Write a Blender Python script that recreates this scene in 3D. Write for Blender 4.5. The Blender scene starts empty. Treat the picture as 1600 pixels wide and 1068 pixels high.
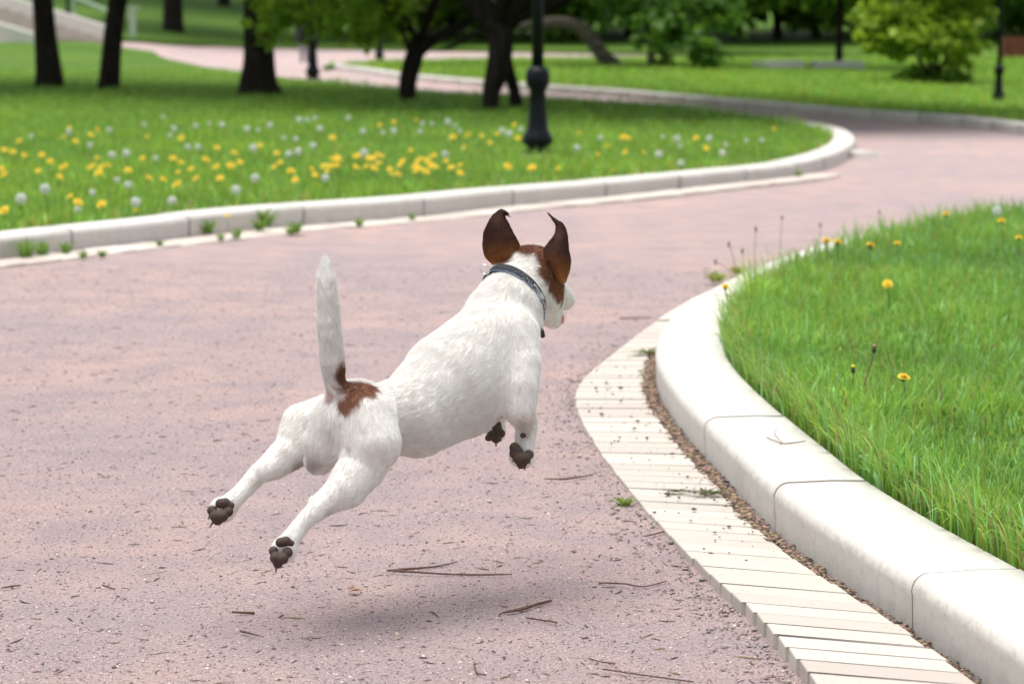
import bpy, math, random, os
import numpy as np
from mathutils import Vector, Matrix, geometry
random.seed(7); RNG = np.random.default_rng(7)
SC = bpy.context.scene
# ------------------------------------------------------------------ camera
FPX, CX, CY, HC, YH = 3800.0, 800.0, 534.0, 1.0, 50.0     # focal length in photo pixels, centre, eye height, horizon row
PITCH = math.atan((CY - YH) / FPX)
cam = bpy.data.cameras.new('camera'); camo = bpy.data.objects.new('camera', cam); SC.collection.objects.link(camo)
camo.location = (0, 0, HC); camo.rotation_euler = (math.pi/2 - PITCH, 0, 0)
cam.sensor_width = 36; cam.lens = FPX/1600*36; cam.clip_start = 0.1; cam.clip_end = 2000
cam.dof.use_dof = True; cam.dof.focus_distance = 4.22; cam.dof.aperture_fstop = 6.3
SC.camera = camo
# ------------------------------------------------------------------ sky and sun
SUN = Vector((-0.12, 0.02, 0.98)).normalized()
w = bpy.data.worlds.new('World'); SC.world = w; w.use_nodes = True
nt = w.node_tree; nt.nodes.clear()
wo = nt.nodes.new('ShaderNodeOutputWorld'); bg = nt.nodes.new('ShaderNodeBackground'); sk = nt.nodes.new('ShaderNodeTexSky')
hs = nt.nodes.new('ShaderNodeHueSaturation'); hs.inputs['Saturation'].default_value = 0.35   # thin cloud greys the blue
sk.sky_type = 'NISHITA'; sk.sun_disc = False
sk.sun_elevation = math.asin(SUN.z); sk.sun_rotation = math.atan2(SUN.x, SUN.y)
sk.air_density = 1.0; sk.dust_density = 3.0
nt.links.new(sk.outputs[0], hs.inputs['Color']); nt.links.new(hs.outputs[0], bg.inputs[0]); nt.links.new(bg.outputs[0], wo.inputs[0])
bg.inputs[1].default_value = 0.13
sl = bpy.data.lights.new('sun', 'SUN'); slo = bpy.data.objects.new('sun', sl); SC.collection.objects.link(slo)
sl.energy = 2.3; sl.angle = math.radians(46); sl.color = (1.0, 0.965, 0.91)
slo.rotation_euler = SUN.to_track_quat('Z', 'Y').to_euler()
SC.view_settings.view_transform = 'Standard'; SC.view_settings.look = 'None'
SC.view_settings.exposure = 0.64; SC.view_settings.gamma = 1.0
SC.render.engine = 'CYCLES'
SC.cycles.max_bounces = 6; SC.cycles.transparent_max_bounces = 6
SC.cycles.use_denoising = True
try: SC.cycles_curves.shape = 'RIBBONS'
except Exception: pass

# ------------------------------------------------------------------ terrain and the photo's rays
_tk = [-50, 27, 36, 45, 54, 62, 70, 78, 90, 107, 140, 250, 900]
_tz = [0, 0, .08, .20, .25, .28, .42, .95, 2.1, 3.9, 7.5, 14, 16]
_yy = np.linspace(-50, 900, 4751); _zz = np.interp(_yy, _tk, _tz)
_k = np.hanning(31); _k /= _k.sum(); _zz = np.convolve(np.pad(_zz, 15, mode='edge'), _k, mode='valid')
def sm(x, a, b):
    t = np.clip((x-a)/(b-a), 0, 1); return t*t*(3-2*t)
def T(X, Y):
    X = np.asarray(X, float); Y = np.asarray(Y, float)
    z = np.interp(Y, _yy, _zz)
    z = z - .16*sm(X, 3, 8)*sm(Y, 24, 34)*(1-sm(Y, 42, 60))
    z = z + .55*sm(-X, 8, 13)*sm(Y, 50, 68)
    return z
sp_, cp_ = math.sin(PITCH), math.cos(PITCH)
def ray(px, py):
    u = (px-CX)/FPX; v = (py-CY)/FPX
    return Vector((u, cp_ - v*sp_, -sp_ - v*cp_))
def P(px, py, Y):                       # the point of that line of sight at distance Y
    d = ray(px, py); t = Y/d.y
    return Vector((d.x*t, Y, HC + d.z*t))
def SCL(p): return FPX/((p[1])*cp_ - (p[2]-HC)*sp_)
def G(px, py, h=0.0):                   # where that line of sight meets the ground (+h)
    d = ray(px, py)
    f = lambda Y: HC + d.z/d.y*Y - float(T(d.x/d.y*Y, Y)) - h
    a = 1.0; b = a
    while b < 600:
        b = a*1.02
        if f(b) < 0: break
        a = b
    for _ in range(40):
        m = (a+b)/2
        if f(m) < 0: b = m
        else: a = m
    Y = a; return Vector((d.x/d.y*Y, Y, HC + d.z/d.y*Y))

# ------------------------------------------------------------------ object helpers
def tag(o, label=None, cat=None, group=None, kind=None):
    if label: o['label'] = label
    if cat: o['category'] = cat
    if group: o['group'] = group
    if kind: o['kind'] = kind
    return o
def empty(name, loc=(0, 0, 0), rz=0):
    o = bpy.data.objects.new(name, None); SC.collection.objects.link(o)
    o.location = loc; o.rotation_euler = (0, 0, rz); o.empty_display_size = .1; return o
def mesh(name, V, F, mat, parent=None, smooth=True, col=None, uv=None):
    me = bpy.data.meshes.new(name)
    V = np.asarray(V, np.float32)
    if isinstance(F, np.ndarray):
        n, k = F.shape
        me.vertices.add(len(V)); me.vertices.foreach_set('co', V.ravel())
        me.loops.add(n*k); me.loops.foreach_set('vertex_index', F.astype(np.int32).ravel())
        me.polygons.add(n); me.polygons.foreach_set('loop_start', np.arange(0, n*k, k, dtype=np.int32))
        me.update(calc_edges=True)
    else:
        me.from_pydata([tuple(v) for v in V], [], [tuple(f) for f in F]); me.update()
    if smooth: me.polygons.foreach_set('use_smooth', [True]*len(me.polygons))
    if col is not None:
        a = me.color_attributes.new('col', 'FLOAT_COLOR', 'POINT')
        c = np.ones((len(V), 4), np.float32); c[:, :3] = col; a.data.foreach_set('color', c.ravel())
    me.validate(); 
    for m in (mat if isinstance(mat, (list, tuple)) else [mat]): me.materials.append(m)
    o = bpy.data.objects.new(name, me); SC.collection.objects.link(o)
    if parent: o.parent = parent
    return o
class MB:
    def __init__(s): s.V = []; s.F = []; s.C = []
    def add(s, V, F, c=None):
        n = len(s.V); s.V += [tuple(v) for v in V]; s.F += [tuple(i+n for i in f) for f in F]
        if c is not None: s.C += [c]*len(V)
    def box(s, c, d, rz=0, taper=1.0, col=None):
        x, y, z = [q/2 for q in d]; R = Matrix.Rotation(rz, 3, 'Z'); V = []
        for sz, t in ((-1, 1), (1, taper)):
            for sx, sy in ((-1, -1), (1, -1), (1, 1), (-1, 1)):
                V.append(R @ Vector((sx*x*t, sy*y*t, sz*z)) + Vector(c))
        s.add(V, [(0, 3, 2, 1), (4, 5, 6, 7), (0, 1, 5, 4), (1, 2, 6, 5), (2, 3, 7, 6), (3, 0, 4, 7)], col)
    def tube(s, pts, rad, n=8, rough=0.0, sub=4, flat=1.0, col=None):
        pts = [Vector(p) for p in pts]
        if sub > 1 and len(pts) > 1: pts, rad = smooth_path(pts, rad, sub)
        V = []; F = []
        up = Vector((0, 0, 1)); prev = None; ph = [random.uniform(0, 6) for _ in range(3)]
        for i, p in enumerate(pts):
            t = (pts[min(i+1, len(pts)-1)] - pts[max(i-1, 0)]).normalized()
            if prev is None:
                a = t.orthogonal().normalized()
            else:
                a = (prev - t*prev.dot(t)).normalized()
            prev = a; b = t.cross(a)
            for k in range(n):
                an = 2*math.pi*k/n
                r = rad[i]*(1 + rough*(math.sin(3*an+ph[0]+i*.35)*.5 + math.sin(5*an+ph[1]-i*.6)*.35 + random.uniform(-.3, .3)))
                V.append(p + (a*math.cos(an)*flat + b*math.sin(an))*r)
        m = len(pts)
        for i in range(m-1):
            for k in range(n):
                k2 = (k+1) % n; F.append((i*n+k, i*n+k2, (i+1)*n+k2, (i+1)*n+k))
        F.append(tuple(range(n-1, -1, -1))); F.append(tuple((m-1)*n+k for k in range(n)))
        s.add(V, F, col)
    def lathe(s, prof, n=16, c=(0, 0, 0), flute=0.0, col=None):
        V = []; F = []
        for r, z in prof:
            for k in range(n):
                an = 2*math.pi*k/n; rr = r*(1 - (flute if k % 2 else 0)); V.append((c[0]+rr*math.cos(an), c[1]+rr*math.sin(an), c[2]+z))
        m = len(prof)
        for i in range(m-1):
            for k in range(n):
                k2 = (k+1) % n; F.append((i*n+k, i*n+k2, (i+1)*n+k2, (i+1)*n+k))
        F.append(tuple(range(n-1, -1, -1))); F.append(tuple((m-1)*n+k for k in range(n)))
        s.add(V, F, col)
    def build(s, name, mat, parent=None, smooth=True):
        return mesh(name, s.V, s.F, mat, parent, smooth, col=np.array(s.C) if s.C else None)
def smooth_path(pts, rad, sub):
    P_ = [Vector(p) for p in pts]; out = []; ro = []
    n = len(P_)
    for i in range(n-1):
        p0 = P_[max(i-1, 0)]; p1 = P_[i]; p2 = P_[i+1]; p3 = P_[min(i+2, n-1)]
        for k in range(sub):
            t = k/sub; t2 = t*t; t3 = t2*t
            out.append(.5*((2*p1) + (p2-p0)*t + (2*p0-5*p1+4*p2-p3)*t2 + (3*p1-p0-3*p2+p3)*t3))
            ro.append(rad[i]*(1-t)+rad[i+1]*t if rad is not None else 0)
    out.append(P_[-1]); ro.append(rad[-1] if rad is not None else 0)
    return out, ro

# ------------------------------------------------------------------ materials
def newmat(name):
    m = bpy.data.materials.new(name); m.use_nodes = True
    return m, m.node_tree, m.node_tree.nodes['Principled BSDF']
def nd(nt, typ, **kw):
    n = nt.nodes.new(typ)
    for k, v in kw.items():
        if k in n.inputs: n.inputs[k].default_value = v
        else: setattr(n, k, v)
    return n
def noise(nt, scale, detail=4, rough=.55, vec=None):
    n = nd(nt, 'ShaderNodeTexNoise'); n.inputs['Scale'].default_value = scale; n.inputs['Detail'].default_value = detail; n.inputs['Roughness'].default_value = rough
    if vec is None:
        g = nd(nt, 'ShaderNodeNewGeometry'); vec = g.outputs['Position']
    nt.links.new(vec, n.inputs['Vector']); return n.outputs['Fac']
def ramp(nt, fac, stops):
    r = nd(nt, 'ShaderNodeValToRGB'); e = r.color_ramp.elements
    while len(e) < len(stops): e.new(.5)
    for i, (p, c) in enumerate(stops):
        e[i].position = p; e[i].color = (c[0], c[1], c[2], 1) if hasattr(c, '__len__') else (c, c, c, 1)
    nt.links.new(fac, r.inputs[0]); return r.outputs[0]
def mix(nt, fac, a, b, mode='MIX'):
    m = nd(nt, 'ShaderNodeMix'); m.data_type = 'RGBA'; m.blend_type = mode
    for s_, v in ((m.inputs[0], fac), (m.inputs[6], a), (m.inputs[7], b)):
        if isinstance(v, (int, float)): s_.default_value = v
        elif isinstance(v, tuple): s_.default_value = (*v, 1)
        else: nt.links.new(v, s_)
    return m.outputs[2]
def bump(nt, bs, h, strength, dist):
    b = nd(nt, 'ShaderNodeBump'); b.inputs['Strength'].default_value = strength; b.inputs['Distance'].default_value = dist
    nt.links.new(h, b.inputs['Height']); nt.links.new(b.outputs[0], bs.inputs['Normal']); return b
def simple(name, c, rough=.6, metal=0, var=.0, scale=20, bmp=0, bdist=.002, attr=False, spec=None):
    m, t, bs = newmat(name)
    bs.inputs['Roughness'].default_value = rough; bs.inputs['Metallic'].default_value = metal
    if spec is not None: bs.inputs['Specular IOR Level'].default_value = spec
    col = None
    if attr:
        a = nd(t, 'ShaderNodeVertexColor', layer_name='col'); col = a.outputs[0]
    if var:
        f = noise(t, scale); lo = 1-var; hi = 1+var
        base = col if col is not None else tuple(c)
        col = mix(t, 1.0, base, ramp(t, f, [(.3, lo), (.7, min(hi, 1.0) if attr else hi)]), 'MULTIPLY')
    if col is not None: t.links.new(col, bs.inputs['Base Color'])
    else: bs.inputs['Base Color'].default_value = (*c, 1)
    if bmp: bump(t, bs, noise(t, scale*2), bmp, bdist)
    return m
def leafmat(name, trans=.35, rough=.5):
    m, t, bs = newmat(name)
    a = nd(t, 'ShaderNodeVertexColor', layer_name='col')
    t.links.new(a.outputs[0], bs.inputs['Base Color']); bs.inputs['Roughness'].default_value = rough
    bs.inputs['Specular IOR Level'].default_value = .3
    tr = nd(t, 'ShaderNodeBsdfTranslucent'); mx = nd(t, 'ShaderNodeMixShader'); mx.inputs[0].default_value = trans
    hsv = nd(t, 'ShaderNodeHueSaturation'); hsv.inputs['Value'].default_value = 1.3; hsv.inputs['Hue'].default_value = .49
    t.links.new(a.outputs[0], hsv.inputs['Color']); t.links.new(hsv.outputs[0], tr.inputs[0])
    t.links.new(bs.outputs[0], mx.inputs[1]); t.links.new(tr.outputs[0], mx.inputs[2])
    t.links.new(mx.outputs[0], t.nodes['Material Output'].inputs[0])
    return m

# crushed brick path
m, t, bs = newmat('crushed_brick_gravel'); M_PATH = m
big = noise(t, .55, 5, .6); mid = noise(t, 5, 5, .6); fine = noise(t, 130, 4, .75); fine2 = noise(t, 260, 3, .8)
c = mix(t, ramp(t, big, [(.38, 0.0), (.62, 1.0)]), (.52, .415, .41), (.67, .475, .425))
c = mix(t, ramp(t, mid, [(.38, 0.0), (.64, .8)]), c, (.45, .365, .375))
c = mix(t, 1.0, c, ramp(t, fine, [(.33, .34), (.42, .78), (.52, 1.0), (.72, 1.0)]), 'MULTIPLY')
c = mix(t, ramp(t, noise(t, 1.7, 6, .7), [(.48, 0.0), (.68, .32)]), c, (.38, .30, .305), 'MIX')
c = mix(t, ramp(t, fine2, [(.60, 0.0), (.70, .45)]), c, (.66, .56, .53))
c = mix(t, ramp(t, fine2, [(.33, .85), (.40, 0.0)]), c, (.15, .11, .11))
t.links.new(c, bs.inputs['Base Color']); bs.inputs['Roughness'].default_value = .9; bs.inputs['Specular IOR Level'].default_value = .2
bump(t, bs, fine, 1.0, .012)
# soil
M_SOIL = simple('dark_soil', (.13, .09, .065), .95, var=.4, scale=60, bmp=.8, bdist=.01)
# lawn ground
m, t, bs = newmat('lawn_turf'); M_LAWN = m
f1 = noise(t, .35, 5, .6); f2 = noise(t, 9, 5, .7); f3 = noise(t, 60, 3, .7)
c = mix(t, ramp(t, f1, [(.35, 0.0), (.65, 1.0)]), (.09, .215, .022), (.15, .29, .035))
c = mix(t, ramp(t, f2, [(.4, 0.0), (.7, .7)]), c, (.14, .20, .045))
c = mix(t, 1.0, c, ramp(t, f3, [(.3, .45), (.6, 1.0)]), 'MULTIPLY')
t.links.new(c, bs.inputs['Base Color']); bs.inputs['Roughness'].default_value = .85; bs.inputs['Specular IOR Level'].default_value = .15
bump(t, bs, f3, .8, .04)
# pale limestone kerb with dirt streaks
m, t, bs = newmat('pale_kerb_stone'); M_KERB = m
f1 = noise(t, 4, 6, .65); f2 = noise(t, 38, 5, .7); f3 = noise(t, 170, 2, .6)
c = mix(t, ramp(t, f1, [(.4, 0.0), (.75, 1.0)]), (.62, .60, .56), (.57, .535, .48))
c = mix(t, ramp(t, f2, [(.54, 0.0), (.70, .6)]), c, (.44, .41, .365))
c = mix(t, ramp(t, f3, [(.70, 0.0), (.75, .8)]), c, (.18, .15, .12))
at = nd(t, 'ShaderNodeVertexColor', layer_name='col'); sp3 = nd(t, 'ShaderNodeSeparateColor'); t.links.new(at.outputs[0], sp3.inputs[0])
dm = nd(t, 'ShaderNodeMath', operation='MULTIPLY'); t.links.new(sp3.outputs[0], dm.inputs[0]); t.links.new(ramp(t, noise(t, 22, 5, .75), [(.48, 0.0), (.66, .8)]), dm.inputs[1])
c = mix(t, dm.outputs[0], c, (.30, .27, .24))                 # dirt worn into the arris and splashed up from the ground
t.links.new(c, bs.inputs['Base Color']); bs.inputs['Roughness'].default_value = .75; bs.inputs['Specular IOR Level'].default_value = .3
bump(t, bs, f2, .35, .004)
m, t, bs = newmat('pale_paving_brick'); M_BRICK = m
a = nd(t, 'ShaderNodeVertexColor', layer_name='col'); f1 = noise(t, 25, 6, .7); f3 = noise(t, 150, 2, .6)
c = mix(t, ramp(t, f1, [(.45, 0.0), (.75, .55)]), a.outputs[0], (.50, .41, .36))
c = mix(t, ramp(t, f3, [(.68, 0.0), (.73, .8)]), c, (.15, .12, .10))
t.links.new(c, bs.inputs['Base Color']); bs.inputs['Roughness'].default_value = .85; bump(t, bs, f1, .4, .004)
M_BLADE = leafmat('grass_blade', .50, .5)
M_LEAF = leafmat('tree_leaf', .50, .45)
M_JOINT = simple('joint_dirt', (.10, .085, .07), .95)
M_COLV = simple('petals_and_bits', (1, 1, 1), .8, attr=True)
M_IRON = simple('black_cast_iron', (.006, .0075, .011), .4, 0.0, var=.3, scale=30, spec=.18)
M_GLASS = simple('milk_glass', (.8, .8, .76), .3)
# bark, its colour darkened to carry the shade of the crowns
m, t, bs = newmat('dark_bark'); M_BARK = m
mp = nd(t, 'ShaderNodeMapping'); mp.inputs['Scale'].default_value = (14, 14, 2.5); g = nd(t, 'ShaderNodeNewGeometry'); t.links.new(g.outputs['Position'], mp.inputs['Vector'])
f = noise(t, 1.5, 6, .7, mp.outputs[0])
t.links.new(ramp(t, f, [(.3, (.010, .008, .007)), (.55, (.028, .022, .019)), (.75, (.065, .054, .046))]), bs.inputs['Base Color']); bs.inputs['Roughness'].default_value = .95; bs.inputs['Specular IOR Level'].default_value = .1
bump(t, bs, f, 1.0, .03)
M_BARK2 = simple('grey_bark', (.16, .135, .11), .95, var=.5, scale=12, bmp=1, bdist=.02, spec=.1)
# ------------------------------------------------------------------ smooth bodies from blended round cones
def net_surface(prims, k, vox, pad=.03, groups=None):
    """prims: list of (a, b, ra, rb). Returns verts, quads of the smooth union (surface nets)."""
    A = np.array([list(p[0]) for p in prims]); B = np.array([list(p[1]) for p in prims]); RA = np.array([p[2] for p in prims]); RB = np.array([p[3] for p in prims])
    lo = np.minimum(A - RA[:, None], B - RB[:, None]).min(0) - pad; hi = np.maximum(A + RA[:, None], B + RB[:, None]).max(0) + pad
    n = np.ceil((hi-lo)/vox).astype(int)+1
    gx, gy, gz = [lo[i] + vox*np.arange(n[i]) for i in range(3)]
    acc = np.zeros(n, np.float32); cur = None
    for i in range(len(prims)):
        if cur is None or (groups[i] != groups[i-1] if groups else (prims[i-1][1] != prims[i][0] or prims[i-1][3] != prims[i][2])):   # a new chain: blend the last one in
            if cur is not None: acc += np.exp(np.clip(-cur/k, -40, 40))
            cur = np.full(n, 1e3, np.float32)
        m_ = max(RA[i], RB[i]) + k*7
        s0 = np.maximum(np.floor((np.minimum(A[i], B[i]) - m_ - lo)/vox).astype(int), 0); s1 = np.minimum(np.ceil((np.maximum(A[i], B[i]) + m_ - lo)/vox).astype(int)+1, n)
        X, Y_, Z = np.meshgrid(gx[s0[0]:s1[0]], gy[s0[1]:s1[1]], gz[s0[2]:s1[2]], indexing='ij')
        d = cone_sdf(np.stack([X, Y_, Z], -1), A[i], B[i], RA[i], RB[i])
        v_ = cur[s0[0]:s1[0], s0[1]:s1[1], s0[2]:s1[2]]; np.minimum(v_, d, out=v_)
    acc += np.exp(np.clip(-cur/k, -40, 40))
    D = -k*np.log(acc + 1e-9)
    ins = D < 0
    c = np.stack([ins[i:n[0]-1+i, j:n[1]-1+j, l:n[2]-1+l] for i in (0, 1) for j in (0, 1) for l in (0, 1)], -1)
    cell = c.any(-1) & ~c.all(-1); idx = -np.ones(cell.shape, int); ci = np.argwhere(cell); idx[cell] = np.arange(len(ci))
    corners = [(i, j, l) for i in (0, 1) for j in (0, 1) for l in (0, 1)]
    acc_p = np.zeros((len(ci), 3)); cnt = np.zeros(len(ci))
    for a in range(8):
        for b in range(a+1, 8):
            ca, cb = np.array(corners[a]), np.array(corners[b])
            if np.abs(ca-cb).sum() != 1: continue
            da = D[tuple((ci+ca).T)]; db = D[tuple((ci+cb).T)]; m_ = (da < 0) != (db < 0)
            t_ = np.where(m_, da/(da-db+1e-12), 0)
            acc_p += m_[:, None]*(ca + t_[:, None]*(cb-ca)); cnt += m_
    V = lo + vox*(ci + acc_p/cnt[:, None])
    F = []
    for ax in range(3):
        u, v = [(1, 2), (2, 0), (0, 1)][ax]
        sl0 = [slice(None)]*3; sl1 = [slice(None)]*3; sl0[ax] = slice(0, -1); sl1[ax] = slice(1, None)
        a_ = ins[tuple(sl0)]; b_ = ins[tuple(sl1)]; e = np.argwhere(a_ != b_)
        e = e[(e[:, u] > 0) & (e[:, v] > 0)]
        eu = np.zeros(3, int); eu[u] = 1; ev = np.zeros(3, int); ev[v] = 1
        q = np.stack([idx[tuple((e-eu-ev).T)], idx[tuple((e-ev).T)], idx[tuple(e.T)], idx[tuple((e-eu).T)]], 1)
        fl = a_[tuple(e.T)]; q[~fl] = q[~fl][:, ::-1]; F.append(q)
    return V, np.concatenate(F)
def cone_sdf(p, a, b, ra, rb):
    ab = b-a; L2 = (ab**2).sum()+1e-12; h = np.clip(((p-a)@ab)/L2, 0, 1)
    return np.linalg.norm(p - a - h[..., None]*ab, axis=-1) - (ra*(1-h)+rb*h)
def sdf(p, prims, k):
    acc = 0
    for a, b, ra, rb in prims: acc = acc + .7*np.exp(np.clip(-cone_sdf(p, np.array(a), np.array(b), ra, rb)/k, -40, 40))
    return -k*np.log(acc+1e-9)
def Q(px, py, Y, r):                    # joint of the figure: place, distance and radius
    p = P(px, py, Y); return (p, r/SCL(p))
def chain(*js):
    return [(js[i][0], js[i+1][0], js[i][1], js[i+1][1]) for i in range(len(js)-1)]

# ------------------------------------------------------------------ the dog
torso = chain(Q(796, 478, 4.31, 47), Q(784, 503, 4.30, 57), Q(766, 543, 4.26, 70), Q(712, 600, 4.21, 84), Q(652, 645, 4.15, 66), Q(600, 655, 4.12, 54), Q(552, 655, 4.09, 46))
neck = chain(Q(789, 492, 4.31, 53), Q(801, 464, 4.35, 47), Q(816, 438, 4.40, 44), Q(828, 430, 4.42, 40))
skull = chain(Q(826, 440, 4.40, 40), Q(842, 466, 4.41, 31)) + chain(Q(822, 431, 4.41, 41), Q(836, 424, 4.43, 38)) + chain(Q(836, 432, 4.44, 36), Q(856, 452, 4.46, 27), Q(872, 462, 4.50, 20), Q(882, 468, 4.55, 15))
jaw = chain(Q(846, 462, 4.43, 30), Q(856, 488, 4.45, 20), Q(866, 503, 4.51, 10))
rump = chain(Q(560, 640, 4.08, 44), Q(528, 660, 4.06, 40), Q(512, 690, 4.06, 36), Q(500, 716, 4.07, 22))
tail = chain(Q(536, 628, 4.06, 18), Q(524, 600, 4.04, 14), Q(519, 565, 4.03, 16), Q(514, 500, 4.03, 15), Q(510, 440, 4.04, 12), Q(508, 414, 4.05, 5))
hl = chain(Q(520, 655, 4.14, 40), Q(474, 664, 4.14, 33), Q(460, 700, 4.12, 29), Q(430, 725, 4.09, 22), Q(404, 740, 4.06, 14), Q(380, 766, 4.04, 12), Q(361, 784, 4.022, 12.5), Q(350, 794, 4.02, 12.5))
hl += chain(Q(401, 732, 4.055, 7), Q(408, 738, 4.06, 11))
hr = chain(Q(568, 655, 4.04, 48), Q(580, 692, 4.02, 45), Q(566, 728, 4.01, 36), Q(541, 763, 3.98, 30), Q(510, 784, 3.96, 19), Q(487, 803, 3.94, 13.5), Q(468, 823, 3.93, 12), Q(453, 843, 3.915, 12.5), Q(445, 857, 3.91, 12.5))
hr += chain(Q(491, 781, 3.952, 7), Q(502, 786, 3.955, 12))
fr = chain(Q(795, 530, 4.24, 46), Q(812, 566, 4.21, 32), Q(812, 600, 4.19, 29), Q(811, 636, 4.18, 25), Q(822, 662, 4.19, 16), Q(821, 686, 4.19, 14), Q(818, 704, 4.19, 14), Q(815, 713, 4.19, 12))
fl = chain(Q(770, 590, 4.32, 34), Q(780, 630, 4.33, 20), Q(778, 655, 4.345, 10), Q(775, 674, 4.343, 9))
# toes
def toes(c, down, side, depth, r=6.0, n=4):
    out = []
    for i in range(n):
        a = (i-(n-1)/2); b = (c[0]+side[0]*a, c[1]+side[1]*a)
        l = 1.0 - .22*abs(a)**1.5
        out += chain(Q(b[0], b[1], c[2], r+2), Q(b[0]+down[0]*l, b[1]+down[1]*l, c[2]+depth, r))
    return out
toe_hl = toes((347, 796, 4.018), (-11, 14), (5.6, 4.5), .012, 4.6); toe_hr = toes((444, 858, 3.908), (-8, 17), (6.2, 3.2), .012, 4.6)
toe_fr = toes((814, 716, 4.18), (-1, 7), (6, 2), .014, 4.5); toe_fl = toes((774, 674, 4.343), (-2, 6), (4.5, 2), .008, 4)
parts = [(torso, 0), (neck, 1), (skull, 2), (jaw, 2), (rump, 3), (tail, 4), (hl, 5), (hr, 5), (fr, 5), (fl, 5), (toe_hl, 6), (toe_hr, 6), (toe_fr, 6), (toe_fl, 6)]
prims = [p for l, _ in parts for p in l]; pk = [k for l, k in parts for _ in l]
KD = .0075
GROW = .0012
prims = [(a, b, ra+GROW, rb+GROW) for a, b, ra, rb in prims]
V, F = net_surface(prims, KD, .0036, groups=[i for i, (l, _) in enumerate(parts) for _ in l])
# vertex normals, hair direction and coat colour
def vnormals(V, F):
    n = np.cross(V[F[:, 2]]-V[F[:, 0]], V[F[:, 3]]-V[F[:, 1]]); N = np.zeros_like(V)
    for i in range(4): np.add.at(N, F[:, i], n)
    return N/(np.linalg.norm(N, axis=1, keepdims=True)+1e-12)
for _ in range(5):                      # relax the net
    S = np.zeros_like(V); c = np.zeros(len(V))
    for i in range(4):
        np.add.at(S, F[:, i], V[F[:, (i+1) % 4]] + V[F[:, (i+3) % 4]]); np.add.at(c, F[:, i], 2)
    V = V*.5 + .5*S/c[:, None]
NV = vnormals(V, F)
dirs = []; HL = {0: .013, 1: .016, 2: .0075, 3: .012, 4: .016, 5: .0085, 6: .004}
for (a, b, ra, rb), k in zip(prims, pk): dirs.append(np.array((b-a).normalized() if (b-a).length > 1e-6 else (0, 0, -1)))
for i, k in enumerate(pk):
    if k in (1, 2): dirs[i] = -dirs[i]   # neck and head hair runs back from the nose
W = np.zeros((len(V), 3)); HLEN = np.zeros(len(V)); ws = np.zeros(len(V))
for (a, b, ra, rb), k, d in zip(prims, pk, dirs):
    e = np.exp(np.clip(-cone_sdf(V, np.array(a), np.array(b), ra, rb)/.010, -40, 40)); W += e[:, None]*d; HLEN += e*HL[k]; ws += e
W /= ws[:, None]; HLEN /= ws
def px_of(V):                           # where a body point stands on the photo, for its coat markings
    v = V - np.array([0, 0, HC]); zc = v[:, 1]*cp_ - v[:, 2]*sp_; yc = -(v[:, 1]*sp_ + v[:, 2]*cp_)
    return CX + FPX*v[:, 0]/zc, CY + FPX*yc/zc
def blob(p, c, r, soft=.35):            # soft 3D ball of colour
    c = np.array(c); d = np.linalg.norm(p-c, axis=1)/r
    wob = .10*np.sin(p[:, 0]*190+p[:, 2]*130)+.08*np.sin(p[:, 2]*310-p[:, 1]*170)
    return np.clip((1+soft/2 - d + wob)/soft, 0, 1)
white = np.array([.86, .84, .80]); brown = np.array([.19, .062, .022]); tan = np.array([.33, .13, .04]); dark = np.array([.045, .018, .010])
COL = np.repeat(white[None], len(V), 0)
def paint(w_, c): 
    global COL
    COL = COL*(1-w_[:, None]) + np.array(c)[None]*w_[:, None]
def bp(px, py, Y, r): p = P(px, py, Y); return p, r/SCL(p)
p_, r_ = bp(560, 612, 4.035, 31); w1 = blob(V, p_, r_)
p_, r_ = bp(545, 592, 4.02, 21); w1 = np.maximum(w1, blob(V, p_, r_))
p_, r_ = bp(546, 630, 4.01, 19); w1 = np.maximum(w1, blob(V, p_, r_)); paint(w1*.95, brown)
p_, r_ = bp(625, 580, 4.12, 9); paint(blob(V, p_, r_)*.5, (.42, .30, .22))
p_, r_ = bp(515, 622, 4.03, 9); paint(blob(V, p_, r_)*.55, (.60, .36, .33))
p_, r_ = bp(508, 600, 4.02, 7); paint(blob(V, p_, r_)*.6, (.30, .22, .18))
# head: brown cap either side of a white wedge up the nape
p_, r_ = bp(784, 397, 4.37, 17); w1 = blob(V, p_, r_)
for q in ((826, 394, 4.405, 23), (852, 402, 4.40, 24), (858, 424, 4.365, 17), (870, 425, 4.41, 24), (880, 450, 4.42, 22), (868, 456, 4.40, 19), (872, 434, 4.40, 22), (878, 470, 4.43, 12), (805, 391, 4.42, 17), (852, 414, 4.38, 17), (846, 398, 4.40, 16), (866, 446, 4.38, 16), (868, 440, 4.43, 18)): p_, r_ = bp(*q); w1 = np.maximum(w1, blob(V, p_, r_))
paint(w1*.95, brown*1.1)
p_, r_ = bp(878, 450, 4.40, 18); paint(blob(V, p_, r_, .8)*.75, (.32, .15, .05))
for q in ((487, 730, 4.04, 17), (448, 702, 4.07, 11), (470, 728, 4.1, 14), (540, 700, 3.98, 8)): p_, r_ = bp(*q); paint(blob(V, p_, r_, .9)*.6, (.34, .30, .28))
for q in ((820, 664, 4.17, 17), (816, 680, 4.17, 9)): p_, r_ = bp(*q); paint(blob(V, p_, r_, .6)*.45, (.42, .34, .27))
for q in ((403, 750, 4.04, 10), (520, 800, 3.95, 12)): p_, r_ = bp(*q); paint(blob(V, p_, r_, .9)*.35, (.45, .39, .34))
M_COAT = simple('coat_skin', (1, 1, 1), .8, attr=True, var=.06, scale=120, spec=.2)
M_FUR, t, bs = newmat('fur_hair')
a = nd(t, 'ShaderNodeAttribute', attribute_name='col'); t.links.new(a.outputs['Color'], bs.inputs['Base Color'])
bs.inputs['Roughness'].default_value = .55; bs.inputs['Specular IOR Level'].default_value = .35
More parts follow.
